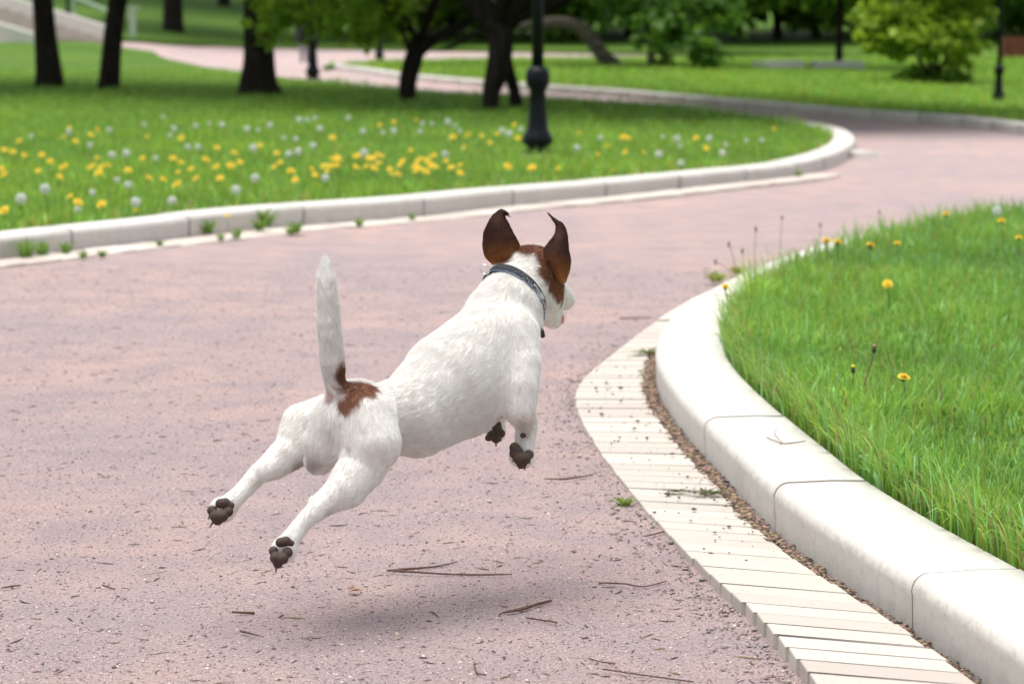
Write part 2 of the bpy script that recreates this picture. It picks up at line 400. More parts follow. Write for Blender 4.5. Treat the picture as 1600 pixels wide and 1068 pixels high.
tr = nd(t, 'ShaderNodeBsdfTranslucent'); mx = nd(t, 'ShaderNodeMixShader'); mx.inputs[0].default_value = .25
t.links.new(a.outputs['Color'], tr.inputs[0]); t.links.new(bs.outputs[0], mx.inputs[1]); t.links.new(tr.outputs[0], mx.inputs[2]); t.links.new(mx.outputs[0], t.nodes['Material Output'].inputs[0])
DOG0 = Vector((0.0, 4.15, .0)); DOG0.z = 0
dog = empty('dog', (-.1, 4.15, .33))
tag(dog, 'small white terrier with brown ears leaping in mid air above the pink path', 'dog')
off = np.array(dog.location)
def dmesh(name, V_, F_, mat, parent=dog, col=None, smooth=True): return mesh(name, np.asarray(V_)-(off if parent is dog else 0), F_, mat, parent, smooth, col)
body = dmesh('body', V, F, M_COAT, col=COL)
# hair strands
def fur(name, V, F, N, W, HLEN, COL, n, parent, off, rad=.00011, lift=.30, seed=3, npts=4):
    rg = np.random.default_rng(seed)
    Tt = np.concatenate([F[:, [0, 1, 2]], F[:, [0, 2, 3]]]) if F.shape[1] == 4 else F
    ar = np.linalg.norm(np.cross(V[Tt[:, 1]]-V[Tt[:, 0]], V[Tt[:, 2]]-V[Tt[:, 0]]), axis=1)
    pick = rg.choice(len(Tt), n, p=ar/ar.sum()); u = rg.random(n); v = rg.random(n); f_ = u+v > 1; u[f_] = 1-u[f_]; v[f_] = 1-v[f_]
    bw = np.stack([1-u-v, u, v], 1)
    mixv = lambda A: (A[Tt[pick]]*(bw[..., None] if A.ndim > 1 else bw)).sum(1)
    p, nn, w, hl_, cc = mixv(V), mixv(N), mixv(W), mixv(HLEN), mixv(COL)
    nn /= np.linalg.norm(nn, axis=1, keepdims=True)
    # wandering swirl so that tufts part from one another
    sw = np.stack([np.sin(p[:, 1]*95+p[:, 2]*60), np.sin(p[:, 2]*110+p[:, 0]*75), np.sin(p[:, 0]*88-p[:, 1]*70)], 1)*.22 + np.stack([np.sin(p[:, 1]*260), np.sin(p[:, 2]*280), np.sin(p[:, 0]*270)], 1)*.16
    tdir = w + sw + rg.normal(0, .13, (n, 3)); tdir -= (tdir*nn).sum(1, keepdims=True)*nn; tdir /= np.linalg.norm(tdir, axis=1, keepdims=True)+1e-9
    lf = lift*rg.uniform(.5, 1.6, n)[:, None]; L = (hl_*rg.uniform(.6, 1.35, n))[:, None]
    pts = np.zeros((n, npts, 3))
    for i in range(npts):
        s = i/(npts-1); pts[:, i] = p - nn*.0006 + L*(tdir*s + nn*lf*(s - .45*s*s))
    cv = bpy.data.hair_curves.new(name); cv.add_curves([npts]*n)
    cv.attributes['position'].data.foreach_set('vector', (pts - off).astype(np.float32).ravel())
    ra = cv.attributes.get('radius') or cv.attributes.new('radius', 'FLOAT', 'POINT')
    prof = np.array([1, .9, .65, .12])[:npts] if npts == 4 else np.linspace(1, .1, npts)
    ra.data.foreach_set('value', np.tile(prof*rad, n).astype(np.float32))
    ca = cv.attributes.new('col', 'FLOAT_COLOR', 'CURVE'); c4 = np.ones((n, 4), np.float32); c4[:, :3] = np.clip(cc*rg.uniform(.9, 1.1, (n, 1))*(1+.03*np.sin(p[:, 0:1]*210+p[:, 2:3]*160+p[:, 1:2]*120)), 0, .88)
    ca.data.foreach_set('color', c4.ravel())
    cv.materials.append(M_FUR); o = bpy.data.objects.new(name, cv); SC.collection.objects.link(o); o.parent = parent; return o
fur('fur', V, F, NV, W, HLEN, COL, 170000, dog, off, rad=.00024, lift=.36)
# ears
def ear(Lc, Rc, Yb, Yt, bulge, name, nfan=9):
    n = len(Lc); V_ = []
    for i in range(n):
        s = i/(n-1); Y = Yb + (Yt-Yb)*s
        for j in range(nfan):
            u = j/(nfan-1); px = Lc[i][0]*(1-u)+Rc[i][0]*u; py = Lc[i][1]*(1-u)+Rc[i][1]*u
            wid = math.hypot(Lc[i][0]-Rc[i][0], Lc[i][1]-Rc[i][1])/900
            V_.append(P(px, py, Y - bulge*wid*math.sin(math.pi*u)*1.0 + .3*wid*(u-.5)**2))
    F_ = np.array([(i*nfan+j, i*nfan+j+1, (i+1)*nfan+j+1, (i+1)*nfan+j) for i in range(n-1) for j in range(nfan-1)])
    V_ = np.array([list(v) for v in V_])
    N_ = vnormals(V_, F_)
    if N_[:, 1].mean() > 0: F_ = F_[:, ::-1]; N_ = -N_
    th = .0026; B_ = V_ - N_*th; m_ = len(V_)
    Fb = F_[:, ::-1] + m_
    rim = [i*nfan for i in range(n)] + [(n-1)*nfan+j for j in range(1, nfan)] + [i*nfan+nfan-1 for i in range(n-2, -1, -1)] + [j for j in range(nfan-2, 0, -1)]
    Fr = np.array([(rim[i], rim[(i+1) % len(rim)], rim[(i+1) % len(rim)]+m_, rim[i]+m_) for i in range(len(rim))])
    s = np.repeat(np.linspace(0, 1, n), nfan)
    c = tan[None]*(1-sm(s, .0, .38))[:, None] + (np.array([.055, .019, .010]))[None]*sm(s, .0, .45)[:, None]
    c = c*(1-.5*sm(s, .6, 1.0))[:, None]
    Wd = np.zeros_like(V_); Wd[:-nfan] = V_[nfan:]-V_[:-nfan]; Wd[-nfan:] = Wd[-2*nfan:-nfan]; Wd /= np.linalg.norm(Wd, axis=1, keepdims=True)+1e-9
    o = dmesh(name, np.concatenate([V_, B_]), np.concatenate([F_, Fb, Fr]), M_COAT, col=np.concatenate([c, c*.8+.02]))
    fur('fur', V_, F_, N_, Wd, np.full(len(V_), .0065), c, 8000, o, off, rad=.0002, lift=.22, seed=9)
    return o
def dens(c, k=4):
    o, _ = smooth_path([Vector((a, b, 0)) for a, b in c], None, k); return [(p.x, p.y) for p in o]
eL = ear(dens([(770, 414), (758, 402), (754, 386), (756, 362), (764, 345), (773, 333), (783, 327), (792, 331)]), dens([(806, 404), (812, 388), (811, 379), (803, 365), (797, 353), (791, 342), (790, 337), (794, 338)]), 4.395, 4.40, .55, 'ear')
eR = ear(dens([(868, 438), (852, 412), (847, 396), (856, 379), (866, 366), (868, 353), (862, 342), (857, 335)]), dens([(884, 442), (890, 424), (892, 408), (889, 388), (887, 368), (882, 352), (870, 343), (858, 334)]), 4.385, 4.43, .6, 'ear')
# collar, wrapped on the coat
ax_a, ax_b = np.array(P(789, 492, 4.31)), np.array(P(826, 454, 4.352)); cc = np.array(P(806, 462, 4.352)); axd = (ax_b-ax_a)/np.linalg.norm(ax_b-ax_a)
e1 = np.cross(axd, [0, 0, 1]); e1 /= np.linalg.norm(e1); e2 = np.cross(axd, e1)
M_COLLAR = simple('collar_webbing', (.010, .013, .019), .8, var=.3, scale=400); M_TRIM = simple('collar_blue_edge', (.10, .17, .28), .5)
def ring(c0, wd, th, name, mat, parent, inner=-.002):
    nA = 72; V_ = []
    for i in range(nA):
        an = 2*math.pi*i/nA; d = e1*math.cos(an)+e2*math.sin(an)
        rs = []
        for sgn in (-1, 1):
            o_ = c0 + axd*sgn*wd/2; tt = np.linspace(.02, .12, 300); pp = o_ + tt[:, None]*d; dd = sdf(pp, neck+torso, KD); j = np.argmax(dd > 0); rs.append(tt[j])
        for sgn, r_ in zip((-1, 1), rs):
            V_.append(c0 + axd*sgn*wd/2 + d*(r_+th)); 
        for sgn, r_ in zip((1, -1), rs[::-1]):
            V_.append(c0 + axd*sgn*wd/2 + d*(r_+inner))
    F_ = np.array([(i*4+k, i*4+(k+1) % 4, ((i+1) % nA)*4+(k+1) % 4, ((i+1) % nA)*4+k) for i in range(nA) for k in range(4)])
    return dmesh(name, V_, F_, mat, parent)
collar = ring(cc, .023, .0064, 'collar', M_COLLAR, dog)
tm = ring(cc - axd*.0112, .0012, .0071, 'trim', M_TRIM, dog, .0050); tm.parent = collar; 
M_STEEL = simple('steel_ring', (.75, .74, .72), .25, 1.0)
def torus(c0, R_, r_, nrm, n=28, m_=8):
    nrm = Vector(nrm).normalized(); a_ = nrm.orthogonal().normalized(); b_ = nrm.cross(a_); V_ = []
    for i in range(n):
        an = 2*math.pi*i/n; d = a_*math.cos(an)+b_*math.sin(an)
        for j in range(m_):
            q = 2*math.pi*j/m_; V_.append(Vector(c0) + d*(R_+r_*math.cos(q)) + nrm*r_*math.sin(q))
    return np.array([list(v) for v in V_]), np.array([(i*m_+j, i*m_+(j+1) % m_, ((i+1) % n)*m_+(j+1) % m_, ((i+1) % n)*m_+j) for i in range(n) for j in range(m_)])
v_, f_ = torus(P(757, 421, 4.335), .0090, .0013, (.35, 1, .35)); rg_ = dmesh('ring', v_, f_, M_STEEL); rg_.parent = collar
v_, f_ = net_surface(chain(Q(843, 512, 4.30, 4), Q(845, 519, 4.29, 6), Q(848, 524, 4.29, 4)), .001, .0012, .01); tg = dmesh('tag', v_, f_, simple('black_tag', (.015, .015, .018), .35)); tg.parent = collar
# eye side, nose, tongue (the far side of the head, real even though the photo hides most of it)
M_DARK = simple('nose_leather', (.012, .010, .011), .35); M_TONGUE = simple('tongue', (.55, .16, .17), .35)
v_, f_ = net_surface(chain(Q(886, 466, 4.565, 8), Q(890, 470, 4.575, 7)), .001, .0012, .01); dmesh('nose', v_, f_, M_DARK)
for q in ((866, 434, 4.49, 5), (838, 428, 4.50, 5)):
    p, r = Q(*q); v_, f_ = net_surface([(p, p+Vector((.0005, 0, 0)), r, r)], .0005, .001, .006); dmesh('eye', v_, f_, M_DARK)
v_, f_ = net_surface(chain(Q(872, 488, 4.475, 5), Q(876, 496, 4.49, 6), Q(878, 502, 4.51, 4)), .001, .0012, .01); dmesh('tongue', v_, f_, M_TONGUE)
# paw pads: one wide pad and four toe pads with claws under every foot, facing back to the camera
M_PAD = simple('paw_pad_skin', (.055, .032, .022), .75, var=.35, scale=300, bmp=.6, bdist=.001); M_CLAW = simple('claw', (.10, .075, .06), .4)
def pads(center, pts, claws, Y):
    pr = []
    for (x, y, dy, r) in pts: p, rr = Q(x, y, Y+dy, r*1.18); pr.append((p, p+Vector((.0004, 0, .0002)), rr, rr))
    for (x0, y0, x1, y1, dy, r) in center: pr += chain(Q(x0, y0, Y+dy, r*1.1), Q(x1, y1, Y+dy, r*1.1))
    v_, f_ = net_surface(pr, .0009, .0011, .01); o = dmesh('paw_pad', v_, f_, M_PAD)
    for (x0, y0, x1, y1) in claws:
        v_, f_ = net_surface(chain(Q(x0, y0, Y+.003, 2.2), Q(x1, y1, Y+.008, .9)), .0006, .0008, .006); c_ = dmesh('claw', v_, f_, M_CLAW); c_.parent = o
    return o
pads([(344, 786, 352, 785, .000, 7.0), (351, 786, 361, 789, .0, 5)], [(331, 797, -.002, 6.5), (337, 806, -.008, 8), (347, 806, -.010, 8), (356, 799, -.004, 7.0), (340, 812, -.006, 7)], [(328, 804, 326, 811), (333, 815, 328, 823), (345, 813, 340, 819), (356, 806, 352, 812)], 3.995)
pads([(438, 847, 447, 845, .000, 7.0), (447, 845, 455, 848, .0, 4.5)], [(427, 860, -.002, 6), (431, 871, -.008, 8), (441, 872, -.010, 8), (449, 863, -.004, 7.0), (434, 880, -.006, 6.5)], [(424, 867, 423, 874), (432, 886, 431, 894), (440, 880, 438, 887), (449, 871, 447, 878)], 3.885)
pads([(804, 699, 810, 706, .0, 7.5)], [(804, 708, .0, 7), (811, 716, -.005, 8), (820, 716, -.006, 8), (826, 710, .0, 6.5), (815, 724, -.003, 7)], [(803, 716, 801, 721), (812, 728, 811, 733), (820, 727, 820, 734), (827, 718, 828, 724)], 4.163)
pads([(776, 664, 777, 672, .0, 7)], [(768, 680, .0, 6.5), (775, 684, -.004, 7), (782, 677, .0, 6), (763, 684, .003, 4.5)], [(762, 686, 759, 685), (775, 691, 775, 697), (782, 684, 783, 689)], 4.312)
p, r = Q(817, 680, 4.165, 4.5); v_, f_ = net_surface([(p, p+Vector((.002, 0, 0)), r, r*.8)], .0006, .0009, .006); dmesh('paw_pad', v_, f_, M_PAD)
# ------------------------------------------------------------------ the ground: lawns, paths, kerbs
LH = .10                                # lawns and kerb tops stand this far above the path
def sheet(name, poly, h, step, mat, kind='structure', holes=None, stepfn=None):
    """poly: plan outline (x, y). Filled and draped over the terrain at height h."""
    poly = [Vector((p[0], p[1])) for p in poly]
    out = []
    for i, p in enumerate(poly):
        q = poly[(i+1) % len(poly)]; n = max(1, int((q-p).length/step))
        for k in range(n): out.append(p.lerp(q, k/n))
    n0 = len(out); edges = [(i, (i+1) % n0) for i in range(n0)]
    xs = [p.x for p in out]; ys = [p.y for p in out]
    pa = np.array([(p.x, p.y) for p in out])
    gx, gy = np.meshgrid(np.arange(min(xs), max(xs), step), np.arange(min(ys), max(ys), step))
    g = np.stack([gx.ravel(), gy.ravel()], 1) + RNG.uniform(-.2, .2, (gx.size, 2))*step
    g = g[inside(g, pa)]
    pts = out + [Vector(p) for p in g]
    V, E, F, *_ = geometry.delaunay_2d_cdt(pts, edges, [], 1, 1e-5)
    V = np.array([(v.x, v.y) for v in V]); Z = T(V[:, 0], V[:, 1]) + h
    F = [f if ((V[f[1]]-V[f[0]])[0]*(V[f[2]]-V[f[0]])[1] - (V[f[1]]-V[f[0]])[1]*(V[f[2]]-V[f[0]])[0]) > 0 else f[::-1] for f in F]
    V3 = np.column_stack([V, Z])
    if h > 0:                           # the turf's own edge, down to the path
        n1 = len(V3); bt = V3[:n0].copy(); bt[:, 2] -= .16; V3 = np.concatenate([V3, bt]); F = list(F) + [(i, (i+1) % n0, n1+(i+1) % n0, n1+i) for i in range(n0)]
    o = mesh(name, V3, F, mat, smooth=False); tag(o, kind=kind); return o
def inside(pts, poly):
    x, y = pts[:, 0], pts[:, 1]; r = np.zeros(len(pts), bool); n = len(poly); j = n-1
    for i in range(n):
        xi, yi = poly[i]; xj, yj = poly[j]
        c = ((yi > y) != (yj > y)) & (x < (xj-xi)*(y-yi)/(yj-yi+1e-12)+xi); r ^= c; j = i
    return r
def dist_poly(pts, line):
    d = np.full(len(pts), 1e9)
    for i in range(len(line)-1):
        a = np.array(line[i][:2]); b = np.array(line[i+1][:2]); ab = b-a; L = (ab**2).sum()+1e-12
        t_ = np.clip(((pts-a)@ab)/L, 0, 1); d = np.minimum(d, np.linalg.norm(pts-(a+t_[:, None]*ab), axis=1))
    return d
def curve(pix, sub=8, h=0.0):
    pts = [G(px, py, h) for px, py in pix]; pts = [Vector((p.x, p.y, 0)) for p in pts]
    out, _ = smooth_path(pts, None, sub); return out
def resample(line, step):
    L = [0]
    for i in range(1, len(line)): L.append(L[-1] + (line[i]-line[i-1]).length)
    n = max(2, int(L[-1]/step)); out = []
    for k in range(n+1):
        s = L[-1]*k/n; i = max(j for j in range(len(L)) if L[j] <= s+1e-9); i = min(i, len(line)-2)
        t_ = (s-L[i])/(L[i+1]-L[i]+1e-12); out.append(line[i].lerp(line[i+1], t_))
    return out
def offset(line, d):                    # + is to the left of travel
    out = []
    for i, p in enumerate(line):
        t_ = (line[min(i+1, len(line)-1)]-line[max(i-1, 0)]).normalized(); out.append(p + Vector((-t_.y, t_.x, 0))*d)
    return out
# kerb base lines, as the photograph shows them
near_base = curve([(1640, 1150), (1530, 1068), (1422, 990), (1300, 905), (1211, 835), (1150, 772), (1100, 718), (1062, 672), (1038, 636), (1026, 604), (1029, 572), (1046, 543), (1078, 514), (1125, 484), (1190, 452), (1290, 416), (1420, 384), (1600, 354), (1800, 336)])
_s = near_base[0]; near_base = [Vector((_s.x+1.0, 1.4, 0)), Vector((_s.x+.30, 2.9, 0))] + near_base
_s = near_base[-1]; near_base += [Vector((_s.x+5, _s.y+1.5, 0))]
isl_base = curve([(-400, 452), (-150, 423), (0, 406), (109, 392), (250, 376), (400, 358), (637, 340), (778, 325), (950, 310), (1100, 294), (1230, 279), (1290, 265), (1322, 251), (1335, 238), (1331, 225), (1306, 214), (1240, 202), (1150, 189), (1060, 178), (900, 167), (750, 158), (640, 150), (540, 138)], 6)
_s = isl_base[0]; isl_base = [Vector((_s.x-6, _s.y-1.5, 0))] + isl_base
far_base = curve([(1900, 262), (1740, 233), (1600, 211), (1500, 198), (1400, 190), (1250, 178), (1050, 160), (960, 152), (870, 145), (760, 137), (640, 126), (570, 116), (505, 107)], 6)
# offsets: which side is lawn
def lawn_side(line, dist, ref):
    a = offset(line, dist); b = offset(line, -dist); m_ = len(line)//2
    return 1 if (a[m_]-ref).length < (b[m_]-ref).length else -1
s_near = lawn_side(near_base, .3, Vector((3, 8, 0))); s_isl = lawn_side(isl_base, .3, Vector((-3, 25, 0))); s_far = lawn_side(far_base, .3, Vector((8, 60, 0)))
KW = .20
near_in = offset(near_base, s_near*(KW-.02)); isl_in = offset(isl_base, s_isl*(KW-.02)); far_in = offset(far_base, s_far*(KW-.02))
def flat(seq): return [(p.x, p.y) for p in seq]
def gl(pix, h=.1): return [(G(px, py, h).x, G(px, py, h).y) for px, py in pix]
near_poly = flat(near_in) + [(14, 14.5), (14, 1.0)]
isl_poly = flat(isl_in) + gl([(500, 127), (430, 119), (335, 107), (265, 92), (240, 80), (150, 66), (0, 66), (-300, 70)]) + [(-40, 60), (-40, 12)]
wedge_poly = flat(far_in)[::-1] 
wedge_poly = flat(far_in) + gl([(505, 103), (590, 97), (700, 94), (850, 92), (1010, 91)]) + [(9, 60), (60, 66), (60, 20)]
hill_edge = gl([(-600, 62), (-300, 62), (0, 62), (150, 60), (215, 61), (340, 68), (450, 71), (600, 74), (800, 77), (1000, 80)])
hill_poly = hill_edge + [(9, 61.5), (60, 67.5), (140, 70), (160, 260), (-160, 260), (-120, 60)]
sheet('ground', [(-720, -20), (720, -20), (720, 890), (-720, 890)], -.7, 14, M_LAWN)
sheet('path', [(-45, -8), (45, -8), (60, 30), (60, 72), (-45, 80), (-45, 30)], 0, 1.0, M_PATH)
sheet('lawn', near_poly, LH-.01, .5, M_LAWN)
sheet('lawn', isl_poly, LH-.01, .8, M_LAWN)
sheet('lawn', wedge_poly, LH-.01, 1.5, M_LAWN)
sheet('hill', hill_poly, LH-.005, 2.5, M_LAWN)

# kerb stones with a rounded front arris, short open joints between stones
def kerb(name, base, side, step, H=.105, W=KW, R=.03, joints=None):
    pts = resample(base, .06 if step < .06 else step); line = pts
    prof = [(0.004, -.05), (.003, .022), (0.001, H-R-.008), (0.0, H-R)] + [(R-R*math.cos(a), H-R+R*math.sin(a)) for a in np.linspace(0.25, math.pi/2, 5)] + [(R+.008, H), (W*.6, H+.002), (W-.01, H), (W, H-.012), (W, -.05)]
    nrm = []
    for i in range(len(line)):
        t_ = (line[min(i+1, len(line)-1)]-line[max(i-1, 0)]).normalized(); nrm.append(Vector((-t_.y, t_.x, 0))*side)
    L = 0; stones = []; cur = [0]; joints = joints or []
    for i in range(1, len(line)):
        L += (line[i]-line[i-1]).length; cur.append(i); here = line[i]
        if (any((line[i].y-j.y)*(line[i-1].y-j.y) <= 0 for j in joints) if joints and 3.2 < here.y < 8.3 else L > .88): stones.append(cur); cur = [i]; L = 0
    if len(cur) > 1: stones.append(cur)
    V = []; F = []; NP = len(prof)
    for st in stones:
        n0 = len(V); dz = random.uniform(-.003, .003); dn = random.uniform(-.004, .004)
        rows = []
        for j, i in enumerate(st):
            p = line[i].copy(); n_ = nrm[i]
            t_ = Vector((n_.y, -n_.x, 0))
            if j == 0 or j == len(st)-1:
                q = line[st[1]] if j == 0 else line[st[-2]]; d = (q-p).normalized()
                rows.append((p + d*.0032, n_, -.0045)); rows.append((p + d*.007, n_, 0)) if j == 0 else rows.insert(len(rows)-1, (p + d*.007, n_, 0))
            else: rows.append((p, n_, 0))
        for (p, n_, ins) in rows:
            for (a, z) in prof:
                q = p + n_*(a+dn - ins*(1 if a < .02 else 0)); V.append((q.x, q.y, float(T(q.x, q.y)) + z + dz + (ins if z > .05 else 0)))
        for r in range(len(rows)-1):
            for k in range(NP-1):
                f = (n0+r*NP+k, n0+(r+1)*NP+k, n0+(r+1)*NP+k+1, n0+r*NP+k+1); F.append(f if side < 0 else f[::-1])
        e0 = tuple(n0+k for k in range(NP)); e1 = tuple(n0+(len(rows)-1)*NP+k for k in range(NP))
        F.append(e0); F.append(e1[::-1])
    D_ = np.zeros((len(V), 3)); pk_ = np.arange(len(V)) % NP; D_[:, 0] = np.choose(np.clip(pk_, 0, 5), [.8, .25, .0, .25, .7, .12]) * (pk_ < 6)
    # dark earth packed in the joints, just under the surface
    n0 = len(V)
    for st in stones[1:]:
        i = st[0]; p = line[i]; n_ = nrm[i]; t_ = Vector((n_.y, -n_.x, 0)); k0 = len(V)
        for sg in (-1, 1):
            for (a, z) in prof:
                q = p + n_*(a+.002) + t_*sg*.006; V.append((q.x, q.y, float(T(q.x, q.y)) + z - (.0022 if z > .05 else 0)))
        for k in range(NP-1): F.append((k0+k, k0+k+1, k0+NP+k+1, k0+NP+k))
    nj = (len(stones)-1)*(NP-1)
    D_ = np.concatenate([D_, np.zeros((len(V)-n0, 3))])
    o = mesh(name, V, F, [M_KERB, M_JOINT], col=D_); tag(o, kind='structure')
    mi = np.zeros(len(o.data.polygons), np.int32)
    if nj > 0: mi[-nj:] = 1
    o.data.polygons.foreach_set('material_index', mi)
    return o
kerb('kerb', near_base, s_near, .05, joints=[Vector((q.x, q.y, 0)) for q in (G(1104, 722, 0), G(1213, 836, 0), G(1425, 992, 0))])
kerb('kerb', isl_base, s_isl, .22)
kerb('kerb', far_base, s_far, .5)

# soldier-course brick gutter along a kerb
def gutter(name, base, side, start, end, gap, length, pitch, lift):
    line = resample(base, pitch); B = MB()
    for i in range(len(line)-1):
        p = (line[i]+line[i+1])/2
        if not (start <= p.y <= end) : continue
        t_ = (line[i+1]-line[i]).normalized(); n_ = Vector((-t_.y, t_.x, 0))*(-side)
        l = length(p) + random.uniform(-.006, .006); g0 = gap(p)+random.uniform(-.004, .004)
        zt = lift(p) + random.uniform(-.0025, .0025); w_ = (line[i+1]-line[i]).length
        c_ = p + n_*(g0+l/2); ang = math.atan2(n_.y, n_.x) + random.uniform(-.008, .008)
        z0 = float(T(c_.x, c_.y))
        k = random.choice([0, 0, 0, 1, 2]); colr = [(.58, .53, .46), (.52, .44, .39), (.62, .57, .51)][k]; f_ = random.uniform(.9, 1.05)
        col = tuple(q*f_ for q in colr)
        hx, hy = l/2, w_/2-.0035; b = .004; R_ = Matrix.Rotation(ang, 3, 'Z'); V = []
        for (sx, sy, z) in [(hx, hy, -.05), (hx, hy, zt-b), (hx-b, hy-b, zt)]:
            for a_, c2 in ((-1, -1), (1, -1), (1, 1), (-1, 1)):
                V.append(R_ @ Vector((a_*sx, c2*sy, 0)) + Vector((c_.x, c_.y, z0+z)))
        F = [(8, 9, 10, 11)]
        for r in (0, 4):
            for q in range(4):
                q2 = (q+1) % 4; F.append((r+q, r+q2, r+4+q2, r+4+q))
        B.add(V, F, col)
    o = B.build(name, M_BRICK, smooth=False); tag(o, kind='structure'); return o
gut_out = curve([(1330, 1160), (1255, 1068), (1200, 1003), (1150, 952), (1100, 903), (1045, 842), (1000, 790), (958, 738), (925, 690), (905, 652), (899, 625), (908, 600), (936, 573), (975, 542), (1015, 512), (1062, 482), (1110, 458), (1190, 436)])
# width of the paved strip: distance from the outer line to the kerb
def cross_x(line, y):                   # x where the line passes that y, nearest to the camera first
    for i in range(len(line)-1):
        a_, b_ = line[i], line[i+1]
        if (a_.y-y)*(b_.y-y) <= 0 and a_.y != b_.y: return a_.x + (b_.x-a_.x)*(y-a_.y)/(b_.y-a_.y)
    return None
BR = MB(); y_ = 3.0
while y_ < 8.35:
    pitch = .079 if y_ < 7.4 else .118
    tilt = .085*float(1-sm(y_, 4.0, 6.5)); zt = .008+.018*float(1-sm(y_, 3.7, 5.0)) + random.uniform(-.0012, .0012)
    c4 = []
    jo = random.uniform(-.0015, .0015); ji = random.uniform(-.006, .006)
    for yy_ in (y_+.005, y_+pitch-.005):
        xo = cross_x(gut_out, yy_+tilt); xi = cross_x(near_base, yy_)
        if xo is None: xo = cross_x(gut_out, gut_out[0].y+.001)-.02*0 + (gut_out[0].y-yy_-tilt)*.2
        c4.append((Vector((xo+jo, yy_+tilt+jo*.3, 0)), Vector((xi-.036+ji, yy_, 0))))
    (o0, i0), (o1, i1) = c4
    if y_ < 3.98: o1.x = o0.x*.5 + o1.x*.5          # whole bricks step back one by one near the camera
    k = random.choice([0, 0, 0, 0, 1, 2, 2, 2]); colr = [(.50, .465, .41), (.475, .42, .375), (.52, .485, .43)][k]; f_ = random.uniform(.88, 1.05)
    qs = [o0, i0, i1, o1]; cen = (o0+i0+i1+o1)/4; V_ = []
    for ins, z in ((0, -.05), (0, zt-.002), (.0015, zt)):
        for q in qs:
            d = (q-cen); q2 = q - Vector((math.copysign(ins, d.x), math.copysign(ins, d.y), 0)); V_.append((q2.x, q2.y, float(T(q2.x, q2.y))+z))
    F_ = [(8, 9, 10, 11)] + [(r+q, r+(q+1) % 4, r+4+(q+1) % 4, r+4+q) for r in (0, 4) for q in range(4)]
    bed = [(o0.x+.006, o0.y-.006), (i0.x, i0.y-.006), (i1.x, i1.y+.006), (o1.x+.006, o1.y+.006)]; BR.add([(a_, b_, float(T(a_, b_))+zt-.002) for a_, b_ in bed], [(0, 1, 2, 3)], (.08, .06, .05))
    BR.add(V_, F_, tuple(q*f_ for q in colr)); y_ += pitch
tag(BR.build('brick_gutter', M_BRICK, smooth=False), kind='structure')
oc = resample([q for q in gut_out if q.y > 8.37], .12); e_ = oc[-1]; ic = [q for q in near_base[12:] if q.y > 8.37 and q.x < e_.x+.12 and q.y < e_.y+.4]; ic = resample(ic, .12)
nS = 24; oc = [oc[int(round(k*(len(oc)-1)/nS))] for k in range(nS+1)]; ic = [ic[int(round(k*(len(ic)-1)/nS))] for k in range(nS+1)]
V_ = []
for k, (a_, b_) in enumerate(zip(oc, ic)):
    for q, z in ((a_, -.05), (a_, .011), (b_, .011)): V_.append((q.x, q.y, float(T(q.x, q.y))+z))
F_ = [(3*k+r, 3*k+3+r, 3*k+4+r, 3*k+1+r) for k in range(nS) for r in (0, 1)]
tag(mesh('brick_gutter', V_, F_, M_BRICK, smooth=False, col=np.repeat([(.60, .53, .46)], len(V_), 0)), kind='structure')
gutter('brick_gutter', isl_base, s_isl, 8, 17, lambda p: .07, lambda p: .22, .11, lambda p: .014+.008*math.sin(p.x*1.3))
